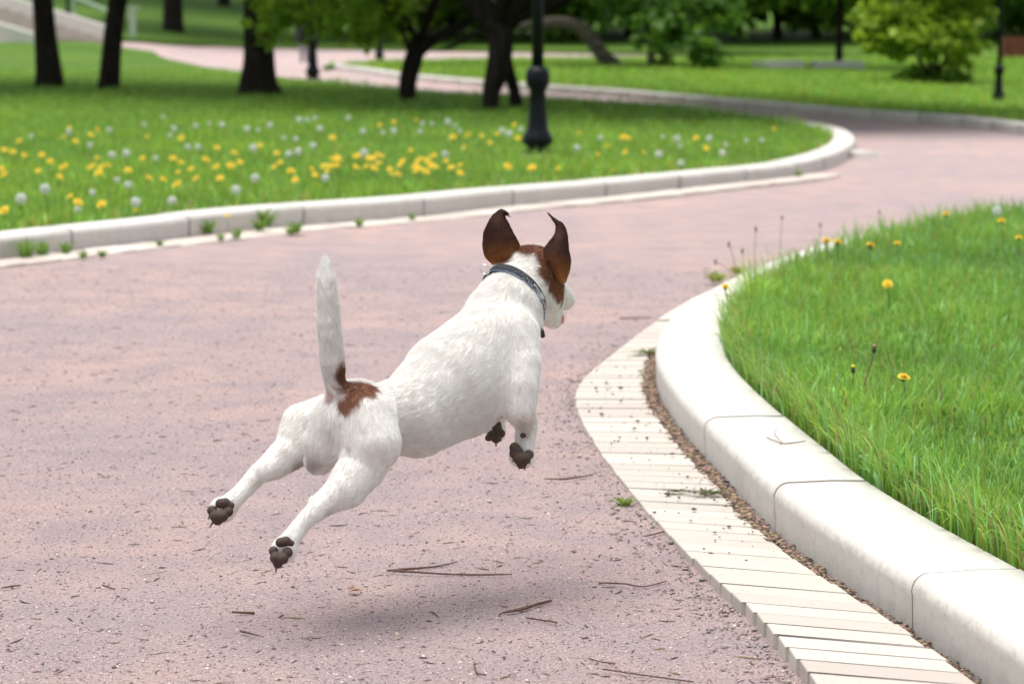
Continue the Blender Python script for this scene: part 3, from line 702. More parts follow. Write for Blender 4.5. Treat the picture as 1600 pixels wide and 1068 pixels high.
# ------------------------------------------------------------------ grass
def grass(name, poly, n, hmin, hmax, wid, seg, kerbline=None, dens=None, box=None, tone=0, edge=None, az0=None, tint=(1, 1, 1), h0=LH):
    pa = np.array(poly)[:, :2]
    lo = pa.min(0) if box is None else np.array(box[:2]); hi = pa.max(0) if box is None else np.array(box[2:])
    p = RNG.uniform(lo, hi, (n*3 if dens is None else n*6, 2)); p = p[inside(p, pa)]
    if dens is not None: p = p[RNG.random(len(p)) < dens(p)]
    p = p[:n]; n = len(p)
    def vn(s, ph): return (np.sin(p[:, 0]*s+ph)+np.sin(p[:, 1]*s*1.13+ph*2)+np.sin((p[:, 0]+p[:, 1])*s*.7+ph*3)+np.sin((p[:, 0]*.6-p[:, 1]*1.3)*s*1.7+ph))/4
    clump = vn(9, 1)*.5 + vn(23, 2)*.5; patch = vn(2.1, .5)
    h = RNG.uniform(hmin, hmax, n)*(1+.42*clump+.3*patch); az = np.where(RNG.random(n) < .5, RNG.uniform(0, 2*np.pi, n), RNG.normal(0, .7, n) + vn(11, 5)*9)
    if az0 is not None: az = az0 + RNG.normal(0, .6, n)
    lean = RNG.beta(1.8, 2.0, n)*1.45
    if edge is not None:
        de = dist_poly(p, edge); k = np.clip(1-de/.12, 0, 1)
        lean = lean*(1+.35*k); h = h*(1+.15*k)
    ww = wid*RNG.uniform(.6, 1.3, n)
    z = T(p[:, 0], p[:, 1]) + h0 - .012
    S = seg+1; t_ = np.linspace(0, 1, S)
    ang = lean[:, None]*t_[None, :]**1.3*1.5
    ds = h[:, None]/seg
    hor = np.concatenate([np.zeros((n, 1)), np.cumsum(np.sin((ang[:, 1:]+ang[:, :-1])/2)*ds, 1)], 1)
    ver = np.concatenate([np.zeros((n, 1)), np.cumsum(np.cos((ang[:, 1:]+ang[:, :-1])/2)*ds, 1)], 1)
    fa = az + RNG.uniform(-.6, .6, n)+np.pi/2
    wv = ww[:, None]*(1-t_[None, :]**1.8*.92)/2
    V = np.zeros((n, S, 2, 3))
    for s_, sg in ((0, -1), (1, 1)):
        V[:, :, s_, 0] = p[:, 0:1] + np.cos(az)[:, None]*hor + sg*np.cos(fa)[:, None]*wv
        V[:, :, s_, 1] = p[:, 1:2] + np.sin(az)[:, None]*hor + sg*np.sin(fa)[:, None]*wv
        V[:, :, s_, 2] = z[:, None] + ver
    idx = np.arange(n*S*2).reshape(n, S, 2)
    F = np.stack([idx[:, :-1, 0], idx[:, :-1, 1], idx[:, 1:, 1], idx[:, 1:, 0]], -1).reshape(-1, 4)
    base = np.array([.165, .34, .058])*(1+.0*tone); yel = np.array([.29, .42, .08]); blu = np.array([.22, .42, .17]); dry = np.array([.36, .31, .14])
    r = RNG.random(n); c = base[None]*RNG.uniform(.7, 1.3, (n, 1))
    mk = (r < .28)[:, None]; c = np.where(mk, yel*RNG.uniform(.7, 1.1, (n, 1)), c)
    mk = ((r > .28) & (r < .42))[:, None]; c = np.where(mk, blu*RNG.uniform(.8, 1.5, (n, 1)), c)
    pdry = .035 + (.25*np.clip(1-dist_poly(p, edge)/.1, 0, 1) if edge is not None else 0)
    c = np.where((RNG.random(n) < pdry)[:, None], dry*RNG.uniform(.6, 1.1, (n, 1)), c)
    c = c*np.array(tint)*(1+.25*patch[:, None]*np.array([1, .7, 0]))*(1+.35*clump[:, None])
    C = np.repeat(np.clip(c, 0, 1), S*2, axis=0)
    o = mesh(name, V.reshape(-1, 3), F, M_BLADE, col=C); tag(o, kind='stuff'); return o
near_edge = flat(near_in)
near_in2 = offset(near_base, s_near*(KW+.005))
gp = flat(near_in2) + [(14, 14.5), (14, 1.0)]
dn = lambda p: (p[:, 0] < .24*p[:, 1]+.65) & (RNG.random(len(p)) < np.clip((5.5/p[:, 1])**1.2, 0, 1))
tag(grass('grass', gp, 120000, .04, .105, .0062, 4, dens=dn, box=(.55, 3.2, 5, 16.5), edge=near_edge, tint=(1.05, 1.06, .9)), 'long fresh green grass covering the lawn inside the curved right kerb', 'grass')
dn2 = lambda p: (np.abs(p[:, 0]) < .24*p[:, 1]+.8) & (RNG.random(len(p)) < np.clip((13/p[:, 1])**1.4, 0, 1))
tag(grass('grass', isl_poly, 130000, .035, .09, .009, 2, dens=dn2, box=(-14, 9, 10, 46), edge=flat(isl_in), tint=(1.1, 1.06, .75)), 'soft flowering meadow grass covering the left lawn around the iron lamp', 'grass')
dn3 = lambda p: (np.abs(p[:, 0]) < .24*p[:, 1]+.8)
tag(grass('grass', wedge_poly, 60000, .05, .12, .02, 2, dens=dn3, box=(-6, 24, 18, 60), edge=flat(far_in), tint=(1.18, 1.14, .75)), 'mown green grass behind the far kerb of the path', 'grass')

# broad leaved weeds and clover among the blades of the near lawn
tag(grass('ground_cover', gp, 9000, .055, .095, .015, 3, dens=lambda p: (p[:, 0] < .24*p[:, 1]+.6) & (RNG.random(len(p)) < np.clip((5.0/p[:, 1])**1.5, 0, 1)*(.15+.85*(np.sin(p[:, 0]*5.1)*np.sin(p[:, 1]*4.3+1) > .1))), box=(.55, 3.2, 4, 11), edge=near_edge), 'broad leaved weeds and clover between the blades of the right lawn', 'plants')

# long blades leaning out over the kerb top
ov = [(q.x, q.y) for q in offset(near_base, s_near*(KW+.05)) if 3.0 < q.y < 9]; ov2 = [(q.x, q.y) for q in offset(near_base, s_near*(KW-.012)) if 3.0 < q.y < 9]
o = grass('grass', ov2 + ov[::-1], 7500, .07, .165, .0045, 5, az0=math.pi*1.12, dens=lambda p: np.ones(len(p)), box=(.5, 3.1, 3, 9)); tag(o, 'longer grass blades spilling over the top of the near kerb', 'grass')

ov = [(q.x, q.y) for q in offset(near_base, s_near*(KW+.30)) if q.y > 8.2]; ov2 = [(q.x, q.y) for q in offset(near_base, s_near*(KW-.06)) if q.y > 8.2]
o = grass('grass', ov2 + ov[::-1], 16000, .07, .15, .008, 4, dens=lambda p: np.ones(len(p)), box=(1.0, 5, 8, 16)); tag(o, 'taller grass fringe hiding the far side of the right kerb', 'grass')

it = max(range(len(isl_base)), key=lambda i: isl_base[i].x); bk = isl_base[it+3:]
ov = [(q.x, q.y) for q in offset(bk, s_isl*(KW+.45))]; ov2 = [(q.x, q.y) for q in offset(bk, s_isl*(KW-.07))]
o = grass('grass', ov2 + ov[::-1], 22000, .06, .135, .014, 3, dens=lambda p: np.ones(len(p)), box=(-8, 6, 20, 50), tint=(.95, 1.0, .75)); tag(o, 'unmown grass fringe along the back edge of the left lawn', 'grass')
# ------------------------------------------------------------------ trees and shrubs
def leaves(name, clumps, n, size, cols, parent, seed=1, flatten=.75, sub=14, mat=None):
    rg = np.random.default_rng(seed); C = np.array([c[:3] for c in clumps], float); R = np.array([c[3] for c in clumps], float)
    w_ = R**2; w_ /= w_.sum(); subs = []; sr = []
    for c, r in zip(C, R):
        d = rg.normal(size=(sub, 3)); d /= np.linalg.norm(d, axis=1, keepdims=True); rr = r*rg.uniform(.35, 1.0, (sub, 1)); q = c + d*rr*np.array([1, 1, flatten]); subs.append(q); sr.append(np.full(sub, r*.30))
    subs = np.concatenate(subs); sr = np.concatenate(sr)
    ci = rg.choice(len(C), n, p=w_); si = ci*sub + rg.integers(0, sub, n)
    p = subs[si] + rg.normal(size=(n, 3))*sr[si][:, None]*np.array([1, 1, .7])*.75
    ax = rg.normal(size=(n, 3)); ax[:, 2] = ax[:, 2]*.5 - .5; ax /= np.linalg.norm(ax, axis=1, keepdims=True)
    up = rg.normal(size=(n, 3)) + np.array([0, 0, 1.3]); sd = np.cross(ax, up); sd /= np.linalg.norm(sd, axis=1, keepdims=True); nn = np.cross(sd, ax)
    s = size*rg.uniform(.6, 1.35, n)[:, None]
    V = np.stack([p, p + ax*s*.45 + sd*s*.42 + nn*s*.12, p + ax*s, p + ax*s*.45 - sd*s*.42 + nn*s*.12], 1).reshape(-1, 3)
    i = np.arange(n)*4; F = np.concatenate([np.stack([i, i+1, i+2], 1), np.stack([i, i+2, i+3], 1)])
    a, b = np.array(cols[0]), np.array(cols[1]); tn = np.clip(rg.random(len(subs))[si]*.6 + rg.random(n)*.4, 0, 1)[:, None]
    c = (a*(1-tn)+b*tn)*rg.uniform(.75, 1.25, (n, 1))
    return mesh(name, V, F, mat or M_LEAF, parent, smooth=False, col=np.repeat(np.clip(c, 0, 1), 4, axis=0))
def grow(B, base, ends, r0):            # limbs reaching from a fork to points in the crown
    for e in ends:
        e = Vector(e); m1 = base.lerp(e, .4) + Vector((random.uniform(-.2, .2), random.uniform(-.2, .2), random.uniform(.0, .3)))
        B.tube([base, m1, e], [r0, r0*.6, r0*.15], 7, .04, 4)
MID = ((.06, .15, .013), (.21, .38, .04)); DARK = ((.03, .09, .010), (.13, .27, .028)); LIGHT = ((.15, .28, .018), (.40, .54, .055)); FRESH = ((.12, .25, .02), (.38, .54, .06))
GRP_T = None
def tree(label, base, path, clumps, n, size, cols, seed, name='tree', limbs=6, extra=None, cat='tree', group=None, n_side=14, bark=None):
    t = empty(name, base); tag(t, label, cat, group); b0 = Vector(base)
    B = MB(); pts = [p[0] for p in path]; rd = [p[1] for p in path]
    pts = [pts[0]+Vector((0, 0, -.25))] + pts; rd = [rd[0]*1.25] + rd
    B.tube([p-b0 for p in pts], rd, n_side, .05, 5)
    for e in (extra or []): B.tube([p[0]-b0 for p in e], [p[1] for p in e], 10, .06, 5)
    top = pts[-1]-b0
    rr = random.Random(seed)
    for c in rr.sample(list(clumps), min(limbs, len(clumps))): grow(B, top, [Vector(c[:3])-b0], rd[-1]*.6)
    B.build('trunk', bark or M_BARK, t)
    if clumps: leaves('crown', [(c[0]-b0.x, c[1]-b0.y, c[2]-b0.z, c[3]) for c in clumps], n, size, cols, t, seed)
    return t
def cloud(c, R, n, r, zlo, seed, flat_=.6):
    rr = random.Random(seed); out = []
    while len(out) < n:
        v = Vector((rr.uniform(-1, 1), rr.uniform(-1, 1), rr.uniform(-1, 1)))
        if v.length > 1: continue
        p = Vector((c[0]+v.x*R, c[1]+v.y*R, c[2]+v.z*R*flat_))
        if p.z - r*.6 < zlo: p.z = zlo + r*rr.uniform(.6, 1.2)
        out.append((p.x, p.y, p.z, r*rr.uniform(.7, 1.25)))
    return out
def q3(px, py, Y, rpx): p = P(px, py, Y); return (p, rpx*Y/FPX)
def pc(px, py, Y, r): p = P(px, py, Y); return (p.x, p.y, p.z, r)
# 1 and 2: leaning trunks on the left lawn
g = G(77, 135, LH); Y = g.y
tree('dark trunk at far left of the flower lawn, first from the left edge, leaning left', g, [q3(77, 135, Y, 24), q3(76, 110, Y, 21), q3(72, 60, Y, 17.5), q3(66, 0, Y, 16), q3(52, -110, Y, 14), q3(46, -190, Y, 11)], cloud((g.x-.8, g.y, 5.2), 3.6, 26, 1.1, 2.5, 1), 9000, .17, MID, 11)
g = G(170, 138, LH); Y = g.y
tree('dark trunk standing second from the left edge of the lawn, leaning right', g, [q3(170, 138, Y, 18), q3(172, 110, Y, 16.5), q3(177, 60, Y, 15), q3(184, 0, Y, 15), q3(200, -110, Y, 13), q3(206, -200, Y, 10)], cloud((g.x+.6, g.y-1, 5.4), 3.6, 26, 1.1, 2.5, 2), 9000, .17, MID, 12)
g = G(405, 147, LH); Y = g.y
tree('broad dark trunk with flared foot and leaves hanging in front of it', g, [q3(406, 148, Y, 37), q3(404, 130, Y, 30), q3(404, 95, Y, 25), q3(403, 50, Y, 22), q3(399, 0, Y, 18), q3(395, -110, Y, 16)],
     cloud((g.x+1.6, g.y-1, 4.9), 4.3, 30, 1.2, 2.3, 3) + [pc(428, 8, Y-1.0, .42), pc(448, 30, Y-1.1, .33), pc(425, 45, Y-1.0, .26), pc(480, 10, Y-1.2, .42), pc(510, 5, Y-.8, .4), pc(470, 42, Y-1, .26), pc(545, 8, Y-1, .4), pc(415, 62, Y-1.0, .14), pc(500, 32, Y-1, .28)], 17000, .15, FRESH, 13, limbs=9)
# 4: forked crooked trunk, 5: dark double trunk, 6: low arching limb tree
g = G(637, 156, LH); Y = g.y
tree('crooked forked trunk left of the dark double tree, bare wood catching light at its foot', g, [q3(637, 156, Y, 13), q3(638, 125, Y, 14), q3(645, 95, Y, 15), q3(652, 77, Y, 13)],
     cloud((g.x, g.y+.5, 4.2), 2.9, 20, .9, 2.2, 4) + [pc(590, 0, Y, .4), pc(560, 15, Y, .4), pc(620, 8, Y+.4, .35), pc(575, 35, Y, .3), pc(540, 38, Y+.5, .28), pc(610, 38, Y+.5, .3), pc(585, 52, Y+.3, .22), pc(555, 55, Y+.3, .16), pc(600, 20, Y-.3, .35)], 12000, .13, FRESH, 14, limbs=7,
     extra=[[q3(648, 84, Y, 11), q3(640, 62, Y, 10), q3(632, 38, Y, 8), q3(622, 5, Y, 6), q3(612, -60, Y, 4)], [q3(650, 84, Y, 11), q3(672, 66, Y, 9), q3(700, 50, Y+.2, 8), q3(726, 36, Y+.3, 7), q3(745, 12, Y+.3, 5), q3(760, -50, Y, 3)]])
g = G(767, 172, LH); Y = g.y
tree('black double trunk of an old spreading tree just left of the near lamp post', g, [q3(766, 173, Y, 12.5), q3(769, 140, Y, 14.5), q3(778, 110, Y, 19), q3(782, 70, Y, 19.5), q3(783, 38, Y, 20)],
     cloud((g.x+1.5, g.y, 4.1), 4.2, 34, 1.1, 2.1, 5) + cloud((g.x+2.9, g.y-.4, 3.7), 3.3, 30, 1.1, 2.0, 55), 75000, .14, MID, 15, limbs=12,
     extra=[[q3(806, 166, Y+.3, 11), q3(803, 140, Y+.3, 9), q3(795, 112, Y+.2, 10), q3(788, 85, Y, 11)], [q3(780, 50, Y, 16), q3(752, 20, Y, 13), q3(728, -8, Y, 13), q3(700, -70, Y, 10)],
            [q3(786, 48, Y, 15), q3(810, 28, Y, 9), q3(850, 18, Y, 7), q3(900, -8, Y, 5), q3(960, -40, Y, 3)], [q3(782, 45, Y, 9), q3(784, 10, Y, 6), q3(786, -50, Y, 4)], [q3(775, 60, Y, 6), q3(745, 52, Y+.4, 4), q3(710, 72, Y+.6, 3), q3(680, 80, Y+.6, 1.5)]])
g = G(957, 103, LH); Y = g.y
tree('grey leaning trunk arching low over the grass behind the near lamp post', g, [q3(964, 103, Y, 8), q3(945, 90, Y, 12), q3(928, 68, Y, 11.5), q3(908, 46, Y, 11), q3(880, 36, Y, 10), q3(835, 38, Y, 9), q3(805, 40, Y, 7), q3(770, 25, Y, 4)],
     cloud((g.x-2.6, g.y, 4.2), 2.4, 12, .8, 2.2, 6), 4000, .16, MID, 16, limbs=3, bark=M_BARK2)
# trees and shrubs beyond the path
def far_tree(label, px, py, rpx, lean, crown, n, cols, seed, size=.2, extra_cl=(), group=None, limbs=6, h=2.2, name='tree', bark=None):
    g = G(px, py, LH); Y = g.y; top = P(px+lean, py, Y); top.z = g.z + h
    return tree(label, g, [(g, rpx*1.25*Y/FPX), (g.lerp(top, .3), rpx*Y/FPX), (top, rpx*.85*Y/FPX)], cloud((g.x, g.y, g.z+crown[0]), crown[1], crown[2], crown[3], g.z+crown[4], seed) + list(extra_cl), n, size, cols, seed, limbs=limbs, group=group, name=name, bark=bark)
g = G(1018, 103, LH); Y = g.y
far_tree('slim trunk with low dark leafy branches drooping at its right side', 1017, 103, 5.5, 4, (3.6, 3.0, 22, .9, 1.5), 13000, DARK, 21, .19,
         [pc(1050, 40, Y-3, .55), pc(1065, 58, Y-3, .38), pc(1098, 70, Y-4, .36), pc(1105, 92, Y-4, .34), pc(1118, 104, Y-4, .2), pc(1036, 92, Y-1, .2), pc(1030, 70, Y-1, .25), pc(1000, 15, Y-2, .6), pc(1080, 20, Y-3, .6), pc(1130, 25, Y-3, .5), pc(960, 12, Y-2, .5)], limbs=8, bark=M_BARK2)
far_tree('thin straight dark trunk of a small tree left of the yellow green bush', 1311, 108, 5.5, -1, (3.0, 2.1, 16, .75, 1.5), 8000, MID, 22, .19, limbs=5)
far_tree('tree with a grey trunk rising behind the drooping dark branches', 1091, 84, 6, 0, (4.6, 3.4, 20, 1.1, 2.2), 9000, MID, 23, .24, limbs=5, bark=M_BARK2)
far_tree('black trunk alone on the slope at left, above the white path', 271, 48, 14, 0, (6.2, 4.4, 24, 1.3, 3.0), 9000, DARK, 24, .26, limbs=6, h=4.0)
row = [(560, 58, 3.0), (640, 56, 3.2), (705, 60, 3.0), (850, 58, 3.2), (905, 60, 3.0), (985, 57, 3.4), (1060, 55, 3.3), (1150, 60, 3.2), (1215, 62, 3.0), (1275, 58, 3.2), (1380, 62, 3.2), (1480, 60, 3.2), (1560, 56, 3.2), (1650, 58, 3.2)]
for i, (px, py, R_) in enumerate(row):
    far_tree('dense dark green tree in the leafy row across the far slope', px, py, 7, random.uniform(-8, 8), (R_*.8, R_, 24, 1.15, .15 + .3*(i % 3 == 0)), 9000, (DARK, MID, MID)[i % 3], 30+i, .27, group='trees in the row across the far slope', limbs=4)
# upper slope trees that shade the hill at left
for i, (px, py) in enumerate([(350, 8), (470, 14), (150, -6)]):
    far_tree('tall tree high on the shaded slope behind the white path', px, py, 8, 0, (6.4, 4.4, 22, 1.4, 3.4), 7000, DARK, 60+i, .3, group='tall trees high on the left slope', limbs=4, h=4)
# two big trees whose crowns shade the lawn from above the frame, trunks out to the side
for i, (x, y, lab) in enumerate([(-13.5, 34, 'large leafy tree left of the lawn with its crown above the flowers'), (12.8, 37.5, 'large leafy tree beside the bend of the path')]):
    b = Vector((x, y, float(T(x, y))+LH))
    if i == 0: tree(lab, b, [(b, .4), (b+Vector((0, 0, 1.5)), .3), (b+Vector((.2, 0, 3.4)), .22)], cloud((x+1.5, y, 6.6), 4.6, 26, 1.4, 3.3, 70), 9000, .2, MID, 70)
# yellow green shrub and low growth round it
g = G(1457, 131, LH); Y = g.y
t = empty('shrub', g); tag(t, 'bright yellow green bush on forked stems left of the far right lamp post', 'bush'); B = MB()
for px, py in ((1432, 92), (1415, 60), (1452, 70), (1478, 90), (1500, 60), (1475, 40), (1440, 30)):
    e = P(px, py, Y+random.uniform(-.6, .6)); B.tube([Vector((0, 0, -.1)), (Vector(g).lerp(e, .4)-g)+Vector((0, 0, .05)), e-g], [.055, .04, .012], 7, .05, 4)
B.build('stem', M_BARK, t)
cl = [pc(*q) for q in ((1380, 25, Y, .5), (1378, 58, Y-.3, .28), (1405, 80, Y-.4, .18), (1420, 15, Y, .5), (1425, 50, Y-.4, .4), (1440, 76, Y-.3, .2), (1460, 30, Y, .5), (1468, 60, Y-.5, .3), (1500, 15, Y, .5), (1505, 50, Y-.3, .4), (1488, 86, Y-.2, .16), (1520, 68, Y, .25), (1530, 30, Y, .42), (1512, 96, Y, .12), (1400, -20, Y, .6), (1460, -30, Y, .6), (1520, -20, Y, .55), (1440, 0, Y+.6, .5), (1365, 40, Y, .25))]
leaves('foliage', [(c[0]-g.x, c[1]-g.y, c[2]-g.z, c[3]) for c in cl], 5200, .17, LIGHT, t, 5, sub=7)
for i, (px, py, r, lab) in enumerate([(1430, 128, .22, 'low green weeds at the left foot of the yellow green bush'), (1478, 132, .24, 'low leafy clump at the right foot of the yellow green bush')]):
    g = G(px, py, LH); t = empty('low_plant', g); tag(t, lab, 'plant')
    leaves('foliage', [(0, 0, .12, r), (r, .1, .1, r*.8), (-r, .1, .08, r*.8)], 700, .09, MID, t, 80+i)
    B = MB(); B.tube([(0, 0, -.05), (0, .01, .15)], [.012, .006], 5, 0, 2); B.build('stem', M_BARK, t)
# pale stone edging pieces, reddish wall
def slab(label, pts, hgt, depth, mat, name, cat, group=None):
    a = G(*pts[0], LH); b = G(*pts[1], LH); c = (a+b)/2; L = (b-a).length
    o_ = MB(); n = max(1, int(L/1.0))
    for i in range(n): o_.box(((i+.5)/n*L-L/2, 0, hgt/2-.06), (L/n-.015, depth, hgt+.12+random.uniform(-.01, .01)), 0, .985)
    o = o_.build(name, mat, smooth=False); o.location = c; o.rotation_euler = (0, 0, math.atan2(b.y-a.y, b.x-a.x)); tag(o, label, cat, group); return o
slab('low pale stone edging on the grass left of the thin straight trunk', [(1186, 108), (1247, 108)], .17, .3, M_KERB, 'stone_edging', 'edging')
slab('low pale stone edging passing behind the thin straight trunk', [(1268, 108), (1345, 109)], .17, .3, M_KERB, 'stone_edging', 'edging')
slab('low reddish brown wall at the right edge beyond the far lamp post', [(1566, 92), (1660, 92)], .52, .35, simple('red_brick', (.16, .045, .025), .85, var=.3, scale=8), 'low_wall', 'wall')

# ------------------------------------------------------------------ lamp posts
def lamp(label, px, py, group='black cast iron lamp posts'):
    g = G(px, py, LH-.02)
    t = empty('lamp_post', g); tag(t, label, 'lamp post', group)
    B = MB(); B.box((0, 0, -.02), (.27, .27, .09), .5, .95); B.build('footing', M_KERB, t, smooth=False)
    B = MB(); B.lathe([(.12, .0), (.125, .05), (.10, .07), (.075, .075), (.105, .10), (.128, .125), (.128, .16), (.105, .20), (.088, .24), (.080, .30), (.074, .42), (.066, .545), (.075, .56), (.083, .575)], 16, flute=.06); B.build('pedestal', M_IRON, t)
    B = MB(); B.lathe([(.083, .576), (.097, .60), (.100, .64), (.100, .69), (.088, .715), (.070, .735), (.052, .745)], 20); B.build('collar', M_IRON, t)
    B = MB(); B.lathe([(.050, .73), (.046, 1.5), (.040, 2.9), (.055, 2.92), (.055, 2.96), (.035, 2.98), (.035, 3.1)], 16); B.build('pole', M_IRON, t)
    l = MB(); l.lathe([(.12, 3.1), (.20, 3.52), (.02, 3.53)], 6); lo_ = l.build('lantern', M_GLASS, t, smooth=False)
    l = MB(); l.lathe([(.23, 3.531), (.16, 3.64), (.05, 3.70), (.02, 3.80), (.001, 3.84)], 6); c_ = l.build('roof', M_IRON, None, smooth=False); c_.parent = lo_
    return t
lp0 = lamp('nearest black lamp post with bulging collar, standing in the flower lawn', 840, 246); lp0.scale = (.9, .9, .9)
def lamp_copy(label, px, py, k=1.0):
    r = lp0.copy(); SC.collection.objects.link(r); r.location = G(px, py, LH-.02); r.scale = (k, k, k); r['label'] = label
    for ch in list(lp0.children):
        c = ch.copy(); SC.collection.objects.link(c); c.parent = r
        for g_ in ch.children: d = g_.copy(); SC.collection.objects.link(d); d.parent = c
lamp_copy('black lamp post at the far right beside the yellow green bush', 1560, 162, .72)
lamp_copy('small dark lamp post between the broad trunk and the grass wedge', 489, 126, .95)
lamp_copy('small dark lamp post standing at the edge of the upper white path', 593, 96, .9)
lamp_copy('dark lamp post in front of the white stair wall at far left', 107, 54, .95)

# ------------------------------------------------------------------ stone stairs with sloping walls, rail and post
M_STEP = simple('step_stone', (.46, .41, .36), .85, var=.15, scale=4)
A = P(168, 50, 66.0); Bn = P(58, 60, 61.5)
t = empty('stone_staircase', Bn); tag(t, 'pale stone steps between two white sloping walls at the far left', 'staircase')
slope = .30
def wall_run(p0, L, th, up, name):
    V_ = []; d = Vector((-1, 0, slope))
    for s_ in (0, L):
        for dy in (0, th):
            V_ += [p0 + Vector((-s_, dy, slope*s_ - 1.6)), p0 + Vector((-s_, dy, slope*s_ + up))]
    V_ = [v - Bn for v in V_]
    F_ = [(0, 1, 5, 4), (2, 6, 7, 3), (1, 3, 7, 5), (0, 2, 3, 1), (4, 5, 7, 6), (0, 4, 6, 2)]
    o = mesh(name, V_, F_, M_KERB, t, smooth=False)
    m_ = o.modifiers.new('b', 'BEVEL'); m_.width = .03; m_.segments = 2
wall_run(A, 9.0, .38, .16, 'side_wall'); wall_run(Bn, 7.5, .38, .10, 'side_wall')
for i in range(16):
    x0 = .38*i; z0 = .30*.38*i
    a0 = Bn + Vector((-x0, .385, 0)); b0 = A + Vector((-x0, -.005, 0)); zb = Bn.z - .12 + z0
    V_ = [Vector((q.x-s_, q.y, z)) - Bn for z in (zb-.8, zb+.11) for q, s_ in ((a0, 0), (a0, .42), (b0, .42), (b0, 0))]
    mesh('step', V_, [(3, 2, 1, 0), (4, 5, 6, 7), (0, 1, 5, 4), (1, 2, 6, 5), (2, 3, 7, 6), (3, 0, 4, 7)], M_STEP, t, smooth=False)
M_RAIL = simple('pale_green_paint', (.42, .50, .40), .6)
g = G(208, 58, LH); Y = g.y
t = empty('handrail', g); tag(t, 'pale green sloping handrail ending at a capped post on the left slope', 'handrail')
B = MB(); B.box((0, 0, .35), (.16, .16, .9)); B.build('post', M_RAIL, t, smooth=False)
B = MB(); B.box((0, 0, .83), (.38, .24, .06)); B.build('cap', M_RAIL, t, smooth=False)
B = MB(); B.tube([P(206, 27, Y)-g, P(165, 17, Y)-g, P(115, -4, Y)-g, P(0, -55, Y)-g], [.055]*4, 8, 0, 1); B.build('rail', M_RAIL, t)
B = MB(); o_ = P(115, -4, Y)-g; B.box((o_.x, o_.y, o_.z-.7), (.08, .08, 1.4)); B.build('post', M_RAIL, t, smooth=False)
# ------------------------------------------------------------------ the distant walker
g = G(476, 98, 0); g = Vector(g); gY = g.y; hgt = 1.25
def H(x, y, z, r): return (g + Vector((x, y, z))*hgt, r*hgt)
pr = chain(H(0, 0, .50, .075), H(0, 0, .62, .07), H(0, 0, .76, .085), H(0, 0, .82, .06)) + chain(H(0, 0, .82, .04), H(.0, .01, .88, .035)) + chain(H(0, .01, .925, .052), H(0, .015, .945, .05))
for s_ in (-1, 1):
    pr += chain(H(.05*s_, 0, .50, .055), H(.05*s_, .04*s_, .27, .036), H(.05*s_, .0+.05*s_, .04, .024), H(.05*s_, .06+.05*s_, .02, .022))
    pr += chain(H(.11*s_, 0, .80, .035), H(.135*s_, -.02*s_, .62, .026), H(.14*s_, .05*s_, .48, .018), H(.14*s_, .06*s_, .43, .02))
    for k_ in range(5): pr += chain(H(.14*s_, .06*s_+.008*(k_-2), .435, .007), H(.14*s_ + .004*s_, .062*s_+.010*(k_-2), .40 + .01*abs(k_-2), .004))
v_, f_ = net_surface(pr, .012, .014, .05)
wk = empty('person', g); tag(wk, 'distant small person in dark coat and grey trousers on the pale path', 'person')
base_v = v_ - np.array(g)
mesh('body', base_v, f_, simple('skin', (.42, .26, .19), .6), wk)
zz = base_v[:, 2]/hgt
def cloth(name, mask, grow_, mat):
    N_ = vnormals(v_, f_); m_ = mask[f_].all(1); ids = np.unique(f_[m_]); mp_ = -np.ones(len(v_), int); mp_[ids] = np.arange(len(ids)); mesh(name, base_v[ids] + N_[ids]*grow_, mp_[f_[m_]], mat, wk)
arm = np.abs(base_v[:, 0]) > .155
cloth('jacket', ((zz > .34) & (zz < .86)), .018, simple('dark_coat', (.015, .016, .02), .8))
cloth('trousers', ((zz > .05) & (zz < .52) & ~(arm & (zz > .38))), .012, simple('grey_trousers', (.26, .25, .27), .85))
cloth('hair', ((zz > .925) & (base_v[:, 1] < .06)) | (zz > .965), .014, simple('dark_hair', (.02, .014, .01), .7))
cloth('shoe', zz < .06, .008, simple('dark_shoe', (.02, .02, .02), .6))
# ------------------------------------------------------------------ dandelions
YEL = (.86, .70, .03); GRN = (.12, .22, .04)
M_HEAD = simple('flower_parts', (1, 1, 1), .7, attr=True); M_STEM = simple('green_stem', (.16, .22, .06), .6); M_BROWN = simple('dry_stalk', (.20, .13, .08), .8)
def yellow_head(r=.021):
    B = MB(); rr = random.Random(4)
    for ring_, (n, rad, z, up) in enumerate([(22, 1.0, 0, .10), (18, .82, .0015, .25), (14, .6, .003, .5), (9, .36, .0045, 1.0)]):
        for k in range(n):
            a = 2*math.pi*(k+rr.random()*.6)/n; l = r*rad*rr.uniform(.85, 1.1); wd = r*.13
            d = Vector((math.cos(a), math.sin(a), 0)); s_ = Vector((-d.y, d.x, 0)); p0 = Vector((0, 0, z)); z1 = l*up*.5
            f_ = rr.uniform(.85, 1.1); c = (YEL[0]*f_, YEL[1]*f_*(1-.08*ring_), YEL[2])
            B.add([p0-s_*wd*.4, p0+s_*wd*.4, p0+d*l*.7+s_*wd+Vector((0, 0, z1)), p0+d*l+Vector((0, 0, z1*.9)), p0+d*l*.7-s_*wd+Vector((0, 0, z1))], [(0, 1, 2, 3, 4)], c)
    B.lathe([(.003, -.010), (.006, -.008), (.007, -.003), (.005, .002)], 8, col=(.07, .12, .03)); return B
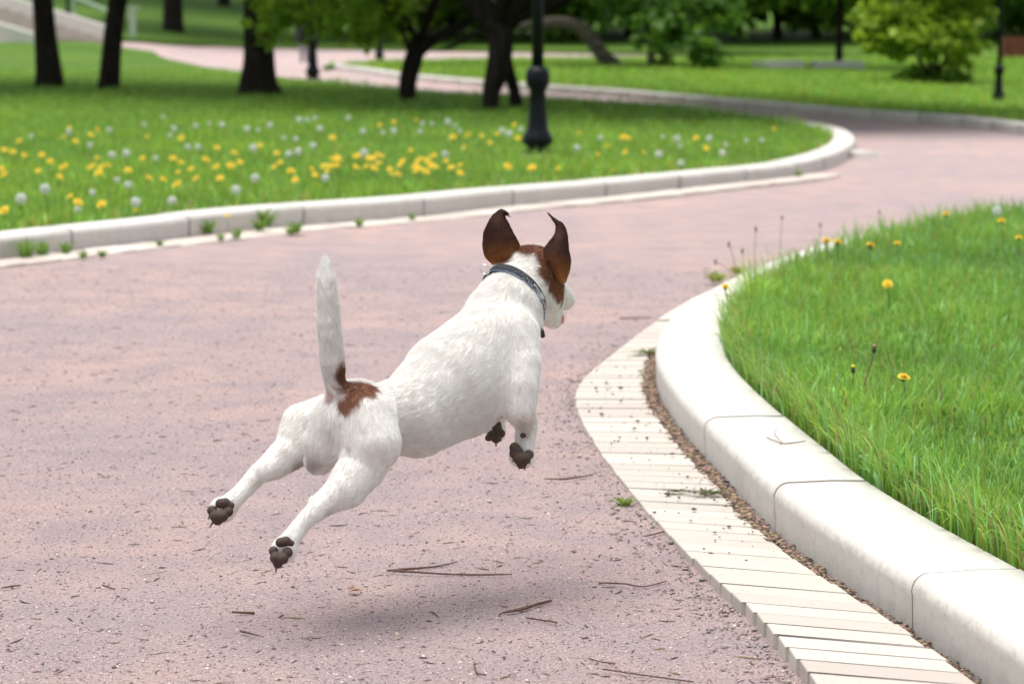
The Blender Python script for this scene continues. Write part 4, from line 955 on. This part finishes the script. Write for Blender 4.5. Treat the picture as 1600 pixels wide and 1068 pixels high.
def puff_head(r=.021):
    B = MB(); rr = random.Random(5)
    B.lathe([(.001, -.004), (.004, -.002), (.004, .002), (.001, .004)], 7, col=(.3, .22, .12))
    for k in range(110):
        z = 1-2*(k+.5)/110; a = k*2.39996; q = math.sqrt(1-z*z); d = Vector((q*math.cos(a), q*math.sin(a), z))
        o1 = d.orthogonal().normalized(); o2 = d.cross(o1); p = d*r*rr.uniform(.9, 1.05); w_ = r*.26
        B.add([d*.003, p*.9+o1*.0004, p*.9+o2*.0004], [(0, 1, 2)], (.75, .75, .70))
        B.add([p+o1*w_, p*.93+o2*w_*.3, p-o1*w_, p*.93-o2*w_*.3], [(0, 1, 2, 3)], (.78, .79, .76)); B.add([p+o2*w_, p*.93+o1*w_*.3, p-o2*w_, p*.93-o1*w_*.3], [(0, 1, 2, 3)], (.80, .81, .78))
    return B
def flower(label, head, group, h=.15, name='dandelion', cat='dandelion', tilt=.25):
    t = empty(name); tag(t, label, cat, group)
    B = MB(); B.tube([(0, 0, 0), (.006, .004, h*.5), (0, 0, h-.004)], [.002, .0018, .0016], 6, 0, 3); B.build('stem', M_STEM, t)
    o = head.build('flower_head', M_HEAD, t, smooth=False); o.location = (0, 0, h); o.rotation_euler = (tilt, .1, 0); return t
def flower_copy(src, loc, rz, label=None, group=None, k=1.0, tilt=0):
    r = src.copy(); SC.collection.objects.link(r); r.location = loc; r.rotation_euler = (tilt, 0, rz); r.scale = (k, k, k)
    if label: r['label'] = label
    if group: r['group'] = group
    elif group == '' and 'group' in r: del r['group']
    for ch in list(src.children): c = ch.copy(); SC.collection.objects.link(c); c.parent = r
    return r
zA = lambda L_: [(x/3.2, 180+y/3.2) for x, y in L_]; zB = lambda L_: [(450+x/3.2, 150+y/3.2) for x, y in L_]; zC = lambda L_: [(900+x/3.2, 150+y/3.2) for x, y in L_]
yel = zA([(22,175),(65,183),(95,130),(20,297),(5,268),(122,200),(190,278),(208,198),(250,230),(318,258),(300,308),(318,110),(345,60),(378,130),(455,98),(488,72),(455,258),(486,213),(505,258),(493,288),(540,250),(640,275),(735,108),(745,312),(712,215),(818,320),(865,215),(890,285),(905,235),(955,268),(980,315),(905,115),(1030,222),(1085,162),(1080,258),(1155,252),(1200,235),(1172,188),(1300,150),(1370,258),(1400,235),(1385,190),(1475,322),(1455,280),(350,405),(390,435),(508,445),(675,478),(20,475),(1100,315),(885,345)]) \
 + zB([(35,420),(15,375),(120,365),(135,395),(180,350),(222,315),(245,310),(215,350),(195,375),(245,345),(255,320),(340,355),(345,300),(390,352),(405,310),(428,312),(450,290),(470,300),(430,360),(455,335),(510,365),(520,390),(550,390),(572,325),(560,345),(615,272),(635,350),(650,325),(665,310),(690,315),(725,300),(720,350),(690,378),(655,360),(640,375),(700,330),(740,355),(790,325),(815,358),(860,345),(862,385),(222,208),(458,145),(530,130),(640,120),(822,205),(905,190),(890,205),(970,200),(1045,190),(1010,235),(1130,145),(1150,210),(880,255),(1098,352),(1220,358),(1350,362)]) \
 + zC([(110,292),(160,250),(18,185),(260,210),(235,205),(340,282),(600,210),(652,262),(185,370),(990,165),(245,280)])
wht = zA([(345,80),(155,105),(450,150),(560,200),(632,192),(545,75),(720,45),(850,105),(870,70),(990,160),(940,160),(585,325),(640,350),(780,215),(105,420),(390,475),(462,388),(678,435),(860,430),(1180,375),(1265,165),(1235,70),(1290,75),(1350,50),(1420,115),(1480,120),(1445,195),(1490,180),(1275,315),(1495,25),(1535,25),(815,10),(980,55),(1045,40),(1110,50),(225,370)]) \
 + zB([(52,120),(92,122),(135,112),(160,165),(50,278),(10,290),(475,182),(375,178),(530,175),(380,285),(187,410),(672,140),(720,140),(800,130),(835,148),(860,175),(1105,190),(1070,175),(1165,170),(785,292),(660,178),(1075,430),(300,110),(125,250)]) \
 + zC([(122,210),(435,205),(505,215),(415,292),(665,215),(750,245),(732,285),(850,225),(930,220),(525,340),(5,260),(520,250)])
GY, GW = 'yellow dandelions in the left lawn', 'white dandelion clocks in the left lawn'
fy = flower('yellow dandelion blooming in the meadow grass of the left lawn', yellow_head(.027), GY, .17, tilt=.7); fw = flower('white dandelion seed clock in the meadow grass of the left lawn', puff_head(.025), GW, .17)
near_y = flower('yellow dandelion, wide open, lowest bloom in the right lawn', yellow_head(.0165), None, .12)
near_y.children[1].data = near_y.children[1].data
ISL = np.array(isl_poly)
for lst, src, hh in ((yel, fy, .17), (wht, fw, .17)):        # heads just above the short turf
    for i, (px, py) in enumerate(lst):
        k = random.uniform(.6, 1.15)
        for h_ in (.09, .06, .03, 0):       # those at the kerb stand lower
            p = G(px, py, LH+h_)
            if inside(np.array([[p.x, p.y+.06]])*1.0, ISL)[0] and inside(np.array([[p.x, p.y-.10]]), ISL)[0]: break
        p.z -= hh*k
        if i == 0: src.location = p
        else: flower_copy(src, p, random.uniform(-.9, .9), None, src['group'], k)
# right lawn
def put(src, px, py, label, k=1.0, rz=0, hh=.12, tilt=0, hgt=None, group=None):
    p = G(px, py, LH+hh*k); p.z -= hh*k; f = flower_copy(src, p, (rz-2.5)*.25, label, None, k, tilt)
    return f
p = G(1412, 589, LH+.12); p.z -= .12; near_y.location = p
put(near_y, 1133, 483, 'yellow dandelion at the very edge of the right lawn by the kerb', 1.0, 1, hh=.05)
put(near_y, 1386, 432, 'tilted yellow dandelion in the middle of the right lawn', 1.15, 2, tilt=.5)
put(near_y, 1291, 376, 'yellow dandelion touching another bloom at the crest of the right lawn, left of the pair', 1.3, 3)
put(near_y, 1309, 378, 'yellow dandelion touching another bloom at the crest of the right lawn, right of the pair', 1.2, 4)
put(near_y, 1360, 383, 'single yellow dandelion just right of the touching pair on the right lawn', 1.2, 5)
put(near_y, 1402, 380, 'small orange yellow dandelion second right of the touching pair', 1.0, 2)
put(near_y, 1565, 345, 'yellow dandelion below the white seed clock in the right lawn', 1.2, 1)
put(near_y, 1478, 334, 'faint yellow dandelion on the far crest of the right lawn', 1.1, 1)
put(near_y, 1592, 371, 'yellow dandelion at the right picture edge below the seed clock', 1.0, 1)
pw = flower('white dandelion seed clock at the far top of the right lawn', puff_head(.021), None, .14); p = G(1558, 330, LH+.14); p.z -= .14; pw.location = p
def bud(label, px, py, h, lean, head, col_top, dry, nm='dandelion_bud', cat='bud', base=LH, r=1.0):
    p = G(px, py, base+h); p.z -= h; t = empty(nm, p - Vector((lean, 0, 0))); tag(t, label, cat)
    B = MB(); B.tube([(0, 0, 0), (lean*.4, 0, h*.5), (lean, 0, h-.006*r)], [.0017*r, .0015*r, .0013*r], 6, 0, 4); B.build('stem', M_BROWN if dry else M_STEM, t)
    B = MB(); B.lathe([(.001*r, -.008*r), (.0045*r, -.006*r), (.0055*r, 0), (.0042*r, .007*r)], 9, c=(lean, 0, h), col=(.05, .05, .025)); B.lathe([(.0042*r, .0071*r), (.0048*r, .011*r), (.002*r, .0125*r)], 9, c=(lean, 0, h), col=col_top); B.build('flower_head', M_HEAD, t); return t
bud('closed dandelion on a tall pale leaning stalk in the right lawn', 1366, 546, .16, .035, 0, (.45, .26, .12), True)
bud('small dark dandelion bud with yellow tip left of the open bloom', 1333, 578, .11, .0, 0, YEL, False)
# stalks standing at the far end of the near kerb
g0 = G(1180, 432, LH)
for (hx, hy, bx, lab, wt) in [(1181, 358, 1178, 'tallest brown seed stalk rising from the kerb where the right lawn narrows', 0), (1139, 382, 1150, 'brown seed stalk second left of the tallest one by the kerb', 0), (1160, 392, 1163, 'short brown seed stalk just left of the tallest one by the kerb', 0), (1118, 409, 1146, 'lowest leaning seed stalk, hanging left over the kerb', 0), (1101, 419, 1103, 'short weed stalk with a tiny white flower beside the kerb', 1), (1282, 352, 1280, 'brown seed stalk standing up from the far crest of the right lawn', 0), (1222, 340, 1219, 'thin pale stalk on the lawn crest between two seed heads', 0), (1374, 331, 1373, 'tiny brown seed stalk at the far crest of the right lawn', 0)]:
    ground_y = 432 if bx < 1200 else 392
    if bx > 1300: ground_y = 358
    gb = G(bx, ground_y, LH if not wt else .01); top = P(hx, hy, gb.y); t = empty('seed_stalk', gb); tag(t, lab, 'stalk')
    B = MB(); e = top-gb; B.tube([(0, 0, -.02), (e.x*.3, 0, e.z*.5), e], [.0014, .0012, .001], 6, 0, 3); B.build('stem', M_BROWN, t)
    B = MB(); B.lathe([(.001, -.010), (.004, -.006), (.0055, .002), (.003, .008), (.001, .010)], 8, c=e, col=(.6, .55, .5) if wt else (.16, .11, .08)); B.build('seed_head', M_HEAD, t)
# ------------------------------------------------------------------ weeds
def blades(name, n, h, w_, spread, parent, seed, col):
    rg = np.random.default_rng(seed); V = []; F = []
    for i in range(n):
        a = rg.uniform(0, 6.28); r0 = rg.uniform(0, spread*.4); l = h*rg.uniform(.5, 1.1); ln = rg.uniform(.1, .9)*spread*1.3; d = Vector((math.cos(a), math.sin(a), 0)); s_ = Vector((-d.y, d.x, 0))*w_*rg.uniform(.6, 1.2)
        k = len(V); p = d*r0
        for t_, ww in ((0, .5), (.35, 1), (.7, .8), (1, .05)):
            q = p + d*ln*t_**1.6 + Vector((0, 0, l*(t_-.25*t_*t_))); V += [q-s_*ww, q+s_*ww]
        for j in range(3): F.append((k+2*j, k+2*j+1, k+2*j+3, k+2*j+2))
    C_ = np.repeat(np.array(col)[None]*rg.uniform(.7, 1.3, (n, 1)), 8, axis=0)
    return mesh(name, V, F, M_BLADE, parent, col=np.clip(C_, 0, 1))
wp = blades('weed_tuft', 46, .09, .004, .07, None, 3, (.13, .24, .04)); tag(wp, 'small green weed tuft rooted at the foot of the left kerb', 'weed', 'weeds along the left kerb')
for i, (px, py, k) in enumerate([(40, 402, 1.3), (66, 398, 1.0), (103, 396, .9), (325, 364, 1.1), (412, 354, 1.6), (405, 360, 1), (471, 346, 1.3), (130, 404, .6), (160, 402, .6), (250, 384, .5), (455, 366, .8), (509, 342, 1.2), (561, 354, .7), (592, 337, .8), (628, 332, 1.3), (644, 343, .6), (703, 322, 1.4), (715, 324, 1.1), (758, 317, 1.5), (837, 313, 1.1), (1201, 278, 1.6), (1247, 277, .8), (370, 372, .8), (345, 376, .6), (462, 364, 1.0)]):
    o = wp if i == 0 else wp.copy()
    if i: SC.collection.objects.link(o)
    p = G(px, py, .01); o.location = p; o.rotation_euler = (0, 0, random.uniform(0, 6)); o.scale = (k*.9, k*.9, k)
kf = flower_copy(fy, G(355, 366, .01), 0, 'lone yellow dandelion growing from the gutter at the left kerb', None, .55)
if 'group' in kf: del kf['group']
for (px, py, k, lab, c_) in [(1120, 440, .8, 'yellowish weed clump growing on the strip where the near kerb curves away', (.30, .36, .09)), (1152, 428, .6, 'dry yellow green weed beside the tallest seed stalk', (.26, .26, .08)), (1000, 792, .0, '', None), (975, 790, .35, 'tiny green weed at the outer edge of the brick strip', (.18, .27, .05)), (1013, 552, .6, 'green moss clump lying on the bricks beside the kerb', (.16, .19, .05)), (1100, 772, .42, 'dark green moss tuft on the bricks left of the first kerb joint', (.10, .11, .035)), (1058, 768, .25, 'very small dark moss bit beside the moss tuft on the bricks', (.08, .09, .03))]:
    if k == 0: continue
    o = blades('weed_clump' if 'weed' in lab else 'moss_clump', 70, .05 if 'moss' in lab else .07, .004, .10 if 'moss' in lab else .07, None, int(px), c_); tag(o, lab, 'moss' if 'moss' in lab else 'weed'); o.location = G(px, py, .0 if 'tiny' in lab else .012); o.scale = (k*1.3, k, k*.5 if 'moss' in lab else k)
# ------------------------------------------------------------------ grit, litter and twigs
def bits(name, p, r, colr, label, cat, flatz=.6, h=None, seed=0):
    rg = np.random.default_rng(seed); n = len(p)
    base = np.array([(1, 0, 0), (0, 1, 0), (-1, 0, 0), (0, -1, 0), (0, 0, 1), (0, 0, -1)], float); T3 = np.array([(0, 1, 4), (1, 2, 4), (2, 3, 4), (3, 0, 4), (1, 0, 5), (2, 1, 5), (3, 2, 5), (0, 3, 5)])
    a = rg.uniform(0, 6.28, n); s = r[:, None, None]*rg.uniform(.55, 1.35, (n, 6, 1)); B_ = base[None]*s; B_[:, :, 2] *= flatz
    x = B_[:, :, 0]*np.cos(a)[:, None]-B_[:, :, 1]*np.sin(a)[:, None]; y = B_[:, :, 0]*np.sin(a)[:, None]+B_[:, :, 1]*np.cos(a)[:, None]
    z = B_[:, :, 2] + (T(p[:, 0], p[:, 1]) + (h if h is not None else 0) + r*.15)[:, None]
    V = np.stack([x+p[:, 0:1], y+p[:, 1:2], z], -1).reshape(-1, 3); F = (np.arange(n)[:, None, None]*6+T3[None]).reshape(-1, 3)
    o = mesh(name, V, F, M_COLV, smooth=False, col=np.repeat(colr, 6, axis=0)); tag(o, label, cat, kind='stuff'); return o
def on_path(p):                         # keep grit off the paved strip and the kerbs
    sg = np.array([(q.x, q.y) for q in gut_out]); xo = np.interp(p[:, 1], sg[:50, 1][np.argsort(sg[:50, 1])], sg[:50, 0][np.argsort(sg[:50, 1])])
    return ~inside(p, np.array([(q.x, q.y) for q in gut_out] + [(20, gut_out[-1].y), (20, 2), (gut_out[0].x+.1, 2)]))
n = 110000; Yr = 3.4 + 7*RNG.random(n*2)**1.8; p = np.column_stack([RNG.uniform(-1, 1, n*2)*(.24*Yr+.5), Yr]); p = p[on_path(p)][:n]
pal = np.array([(.50, .37, .35), (.62, .48, .45), (.40, .30, .31), (.33, .27, .27), (.14, .10, .10), (.68, .60, .56)]); ci = RNG.choice(6, len(p), p=[.3, .2, .17, .12, .13, .08])
bits('grit', p, RNG.gamma(3, .00042, len(p))*(.7+.3*p[:, 1]/5)+.0006, pal[ci]*RNG.uniform(.8, 1.2, (len(p), 1)), 'loose crushed brick grit scattered over the pink path', 'grit', seed=1)
# dark litter in the groove at the kerb and along the outer edge
L1 = np.array([(q.x, q.y) for q in offset(near_base, -s_near*.017) if 3 < q.y < 7.6]); k = RNG.uniform(0, len(L1)-1.001, 5200); i0 = k.astype(int); f_ = (k-i0)[:, None]; p = L1[i0]*(1-f_)+L1[i0+1]*f_ + RNG.normal(0, .009, (len(k), 2)) + np.column_stack([-np.abs(RNG.normal(0, .007, len(k))), np.zeros(len(k))])
pal2 = np.array([(.14, .09, .06), (.24, .16, .11), (.30, .24, .13), (.07, .05, .04), (.36, .22, .17)]); ci = RNG.choice(5, len(p))
bits('leaf_litter', p, RNG.gamma(3, .0011, len(p))+.0012, pal2[ci]*RNG.uniform(.7, 1.2, (len(p), 1)), 'brown crumbs of leaf litter filling the groove at the near kerb', 'litter', .35, .008, 2)
gk = np.array([(q.x, q.y) for q in gut_out if q.y < 8]); k = RNG.uniform(0, len(gk)-1.001, 1200); i0 = k.astype(int); f_ = (k-i0)[:, None]; p = gk[i0]*(1-f_)+gk[i0+1]*f_ - np.column_stack([np.abs(RNG.normal(0, .05, len(k)))+.004, np.zeros(len(k))])
ci = RNG.choice(5, len(p)); bits('leaf_litter', p, RNG.gamma(3, .0007, len(p))+.001, (pal2[ci]*.7+.16)*RNG.uniform(.7, 1.2, (len(p), 1)), 'dark litter along the outer edge of the brick strip', 'litter', .4, .002, 3)
# crumbs on the bricks
n = 260; Yr = RNG.uniform(3.6, 7.5, n); xo = np.array([cross_x(gut_out, y) or 9 for y in Yr]); xi = np.array([cross_x(near_base, y) for y in Yr]); u = RNG.random(n)**.6; p = np.column_stack([xo+(xi-xo-.03)*u, Yr]); p = p[xo < 5]
bits('leaf_litter', p, RNG.gamma(2, .0011, len(p))+.0008, pal2[RNG.choice(5, len(p))]*.6, 'dark crumbs scattered on the pale bricks', 'litter', .5, .014, 4)
# short dry needles and splinters
def sticks(name, p, L, r, col, label, seed):
    rg = np.random.default_rng(seed); n = len(p); a = rg.uniform(0, np.pi, n); d = np.stack([np.cos(a), np.sin(a), rg.normal(0, .06, n)], 1); s_ = np.stack([-np.sin(a), np.cos(a), np.zeros(n)], 1)
    z = T(p[:, 0], p[:, 1]) + r; c = np.column_stack([p, z]); bend = rg.normal(0, .12, n)[:, None]*L[:, None]*s_
    V = []
    for e, o_, k in ((-.5, 0, .6), (0, 1, 1), (.5, 0, .4)):
        m_ = c + d*L[:, None]*e + bend*o_
        for q in ((0, 1.0), (-1, -.5), (1, -.5)): V.append(m_ + (s_*q[0] + np.array([0, 0, 1])*q[1])*r[:, None]*k)
    V = np.stack(V, 1); i = np.arange(n)[:, None]*9; F = np.concatenate([np.stack([i[:, 0]+3*b+k, i[:, 0]+3*b+(k+1) % 3, i[:, 0]+3*b+3+(k+1) % 3, i[:, 0]+3*b+3+k], 1) for b in (0, 1) for k in range(3)])
    o = mesh(name, V.reshape(-1, 3), F, M_COLV, smooth=False, col=np.repeat(col, 9, axis=0)); tag(o, label, 'debris', kind='stuff')
n = 1500; Yr = 3.5 + 7*RNG.random(n*2)**1.7; p = np.column_stack([RNG.uniform(-1, 1, n*2)*(.24*Yr+.5), Yr]); p = p[on_path(p)][:n]
sticks('debris', p, RNG.gamma(3, .005, len(p))+.004, RNG.uniform(.0006, .0016, len(p)), pal2[RNG.choice(5, len(p))]*.7, 'tiny dry splinters and needles scattered over the pink path', 6)
M_TWIG = simple('dry_twig', (.12, .065, .045), .85, var=.4, scale=90)
def twig(label, paths, h=.004):
    g = G(*paths[0][0][0], h); B = MB()
    for pth in paths:
        pts = [G(x, y, h) + Vector((0, 0, random.uniform(-.001, .004))) - g for (x, y), _ in [(q[0], 0) for q in pth]]
        B.tube(pts, [q[1]*pts_scale(q[0], h) for q in pth], 6, .5, 4)
    o = B.build('twig', M_TWIG); o.location = g; tag(o, label, 'twig', 'dry twigs on the ground'); return o
def pts_scale(xy, h): p = G(xy[0], xy[1], h); return .78/SCL(p)
TW = [('forked twig, longest one, lying below the rear feet of the dog', [[((605, 893), 2.2), ((650, 896), 2), ((720, 897), 1.8), ((800, 898), 1.0)], [((607, 890), 2.6), ((640, 890), 2.2), ((680, 884), 1.8), ((715, 877), 1.0)]]),
 ('thick rough twig lying right of the forked twig', [[((786, 958), 2.2), ((815, 953), 3.2), ((840, 944), 3), ((862, 938), 2)]]),
 ('thin twig just below the thick rough twig', [[((822, 966), 1.4), ((850, 968), 1.4), ((870, 975), 2)]]),
 ('small curved black twig near the bottom edge of the path', [[((741, 1036), 1.2), ((745, 1050), 1.8), ((759, 1057), 1.6)]]),
 ('long straight twig at the bottom edge of the path', [[((942, 1047), 1.8), ((1000, 1054), 1.8), ((1084, 1066), 1.4)]]),
 ('thin wavy twig above the long straight one at the bottom', [[((920, 1031), 1.4), ((942, 1036), 1.4), ((962, 1039), 1)]]),
 ('short thick stub of twig left of the dog shadow', [[((362, 958), 2.2), ((398, 956), 2.4)]]),
 ('short pointed twig below the thick stub', [[((376, 987), 2.6), ((392, 992), 1.8), ((412, 997), .8)]]),
 ('dark twig lying at the left edge of the path', [[((2, 918), 1.2), ((18, 917), 2), ((32, 913), 1.2)]]),
 ('small brown twig straight below the left rear paw', [[((160, 915), 1.6), ((180, 919), 1.2)]]),
 ('twig under the front paws of the dog', [[((850, 750), 1.2), ((885, 750), 1.8), ((926, 742), 1.4)]]),
 ('twig lying across the path edge near the far bricks', [[((968, 498), 1.2), ((1018, 496), 1.0)]]),
 ('black twig bridging from the gravel onto the bricks', [[((1008, 840), 1.6), ((1040, 830), 1.6), ((1076, 822), 1)]]),
 ('thin twig on gravel between the dog shadow and the bricks', [[((936, 909), 1.8), ((975, 914), 1.5), ((1005, 916), 1.5), ((1040, 908), 1)]])]
for lab, ps in TW: twig(lab, ps)
twig('thin curled twig lying on top of the near kerb by the grass', [[((1198, 683), 1.0), ((1222, 693), 1.2), ((1240, 694), 1.2), ((1258, 690), 1)], [((1222, 693), .8), ((1210, 680), .7), ((1215, 672), .6)]], .108)
# loose pale stone on the far bend
B = MB(); B.box((0, 0, .02), (.20, .4, .06), .3, .9); o = B.build('paving_stone', M_KERB, smooth=False); o.location = G(1340, 246, 0); tag(o, 'pale flat stone lying on the path by the tip of the left lawn', 'stone')
# brown leaf
B = MB(); B.add([(0, 0, 0), (.012, .006, .004), (.026, 0, .002), (.012, -.007, .005)], [(0, 1, 2), (0, 2, 3)], (.30, .13, .05)); B.add([(-.004, .004, .002), (.004, .014, .006), (.012, .012, .003)], [(0, 1, 2)], (.24, .12, .05)); o = B.build('dry_leaf', M_COLV, smooth=False); o.location = G(545, 923, .006); tag(o, 'small crumpled orange brown leaf on the path left of the forked twig', 'leaf')
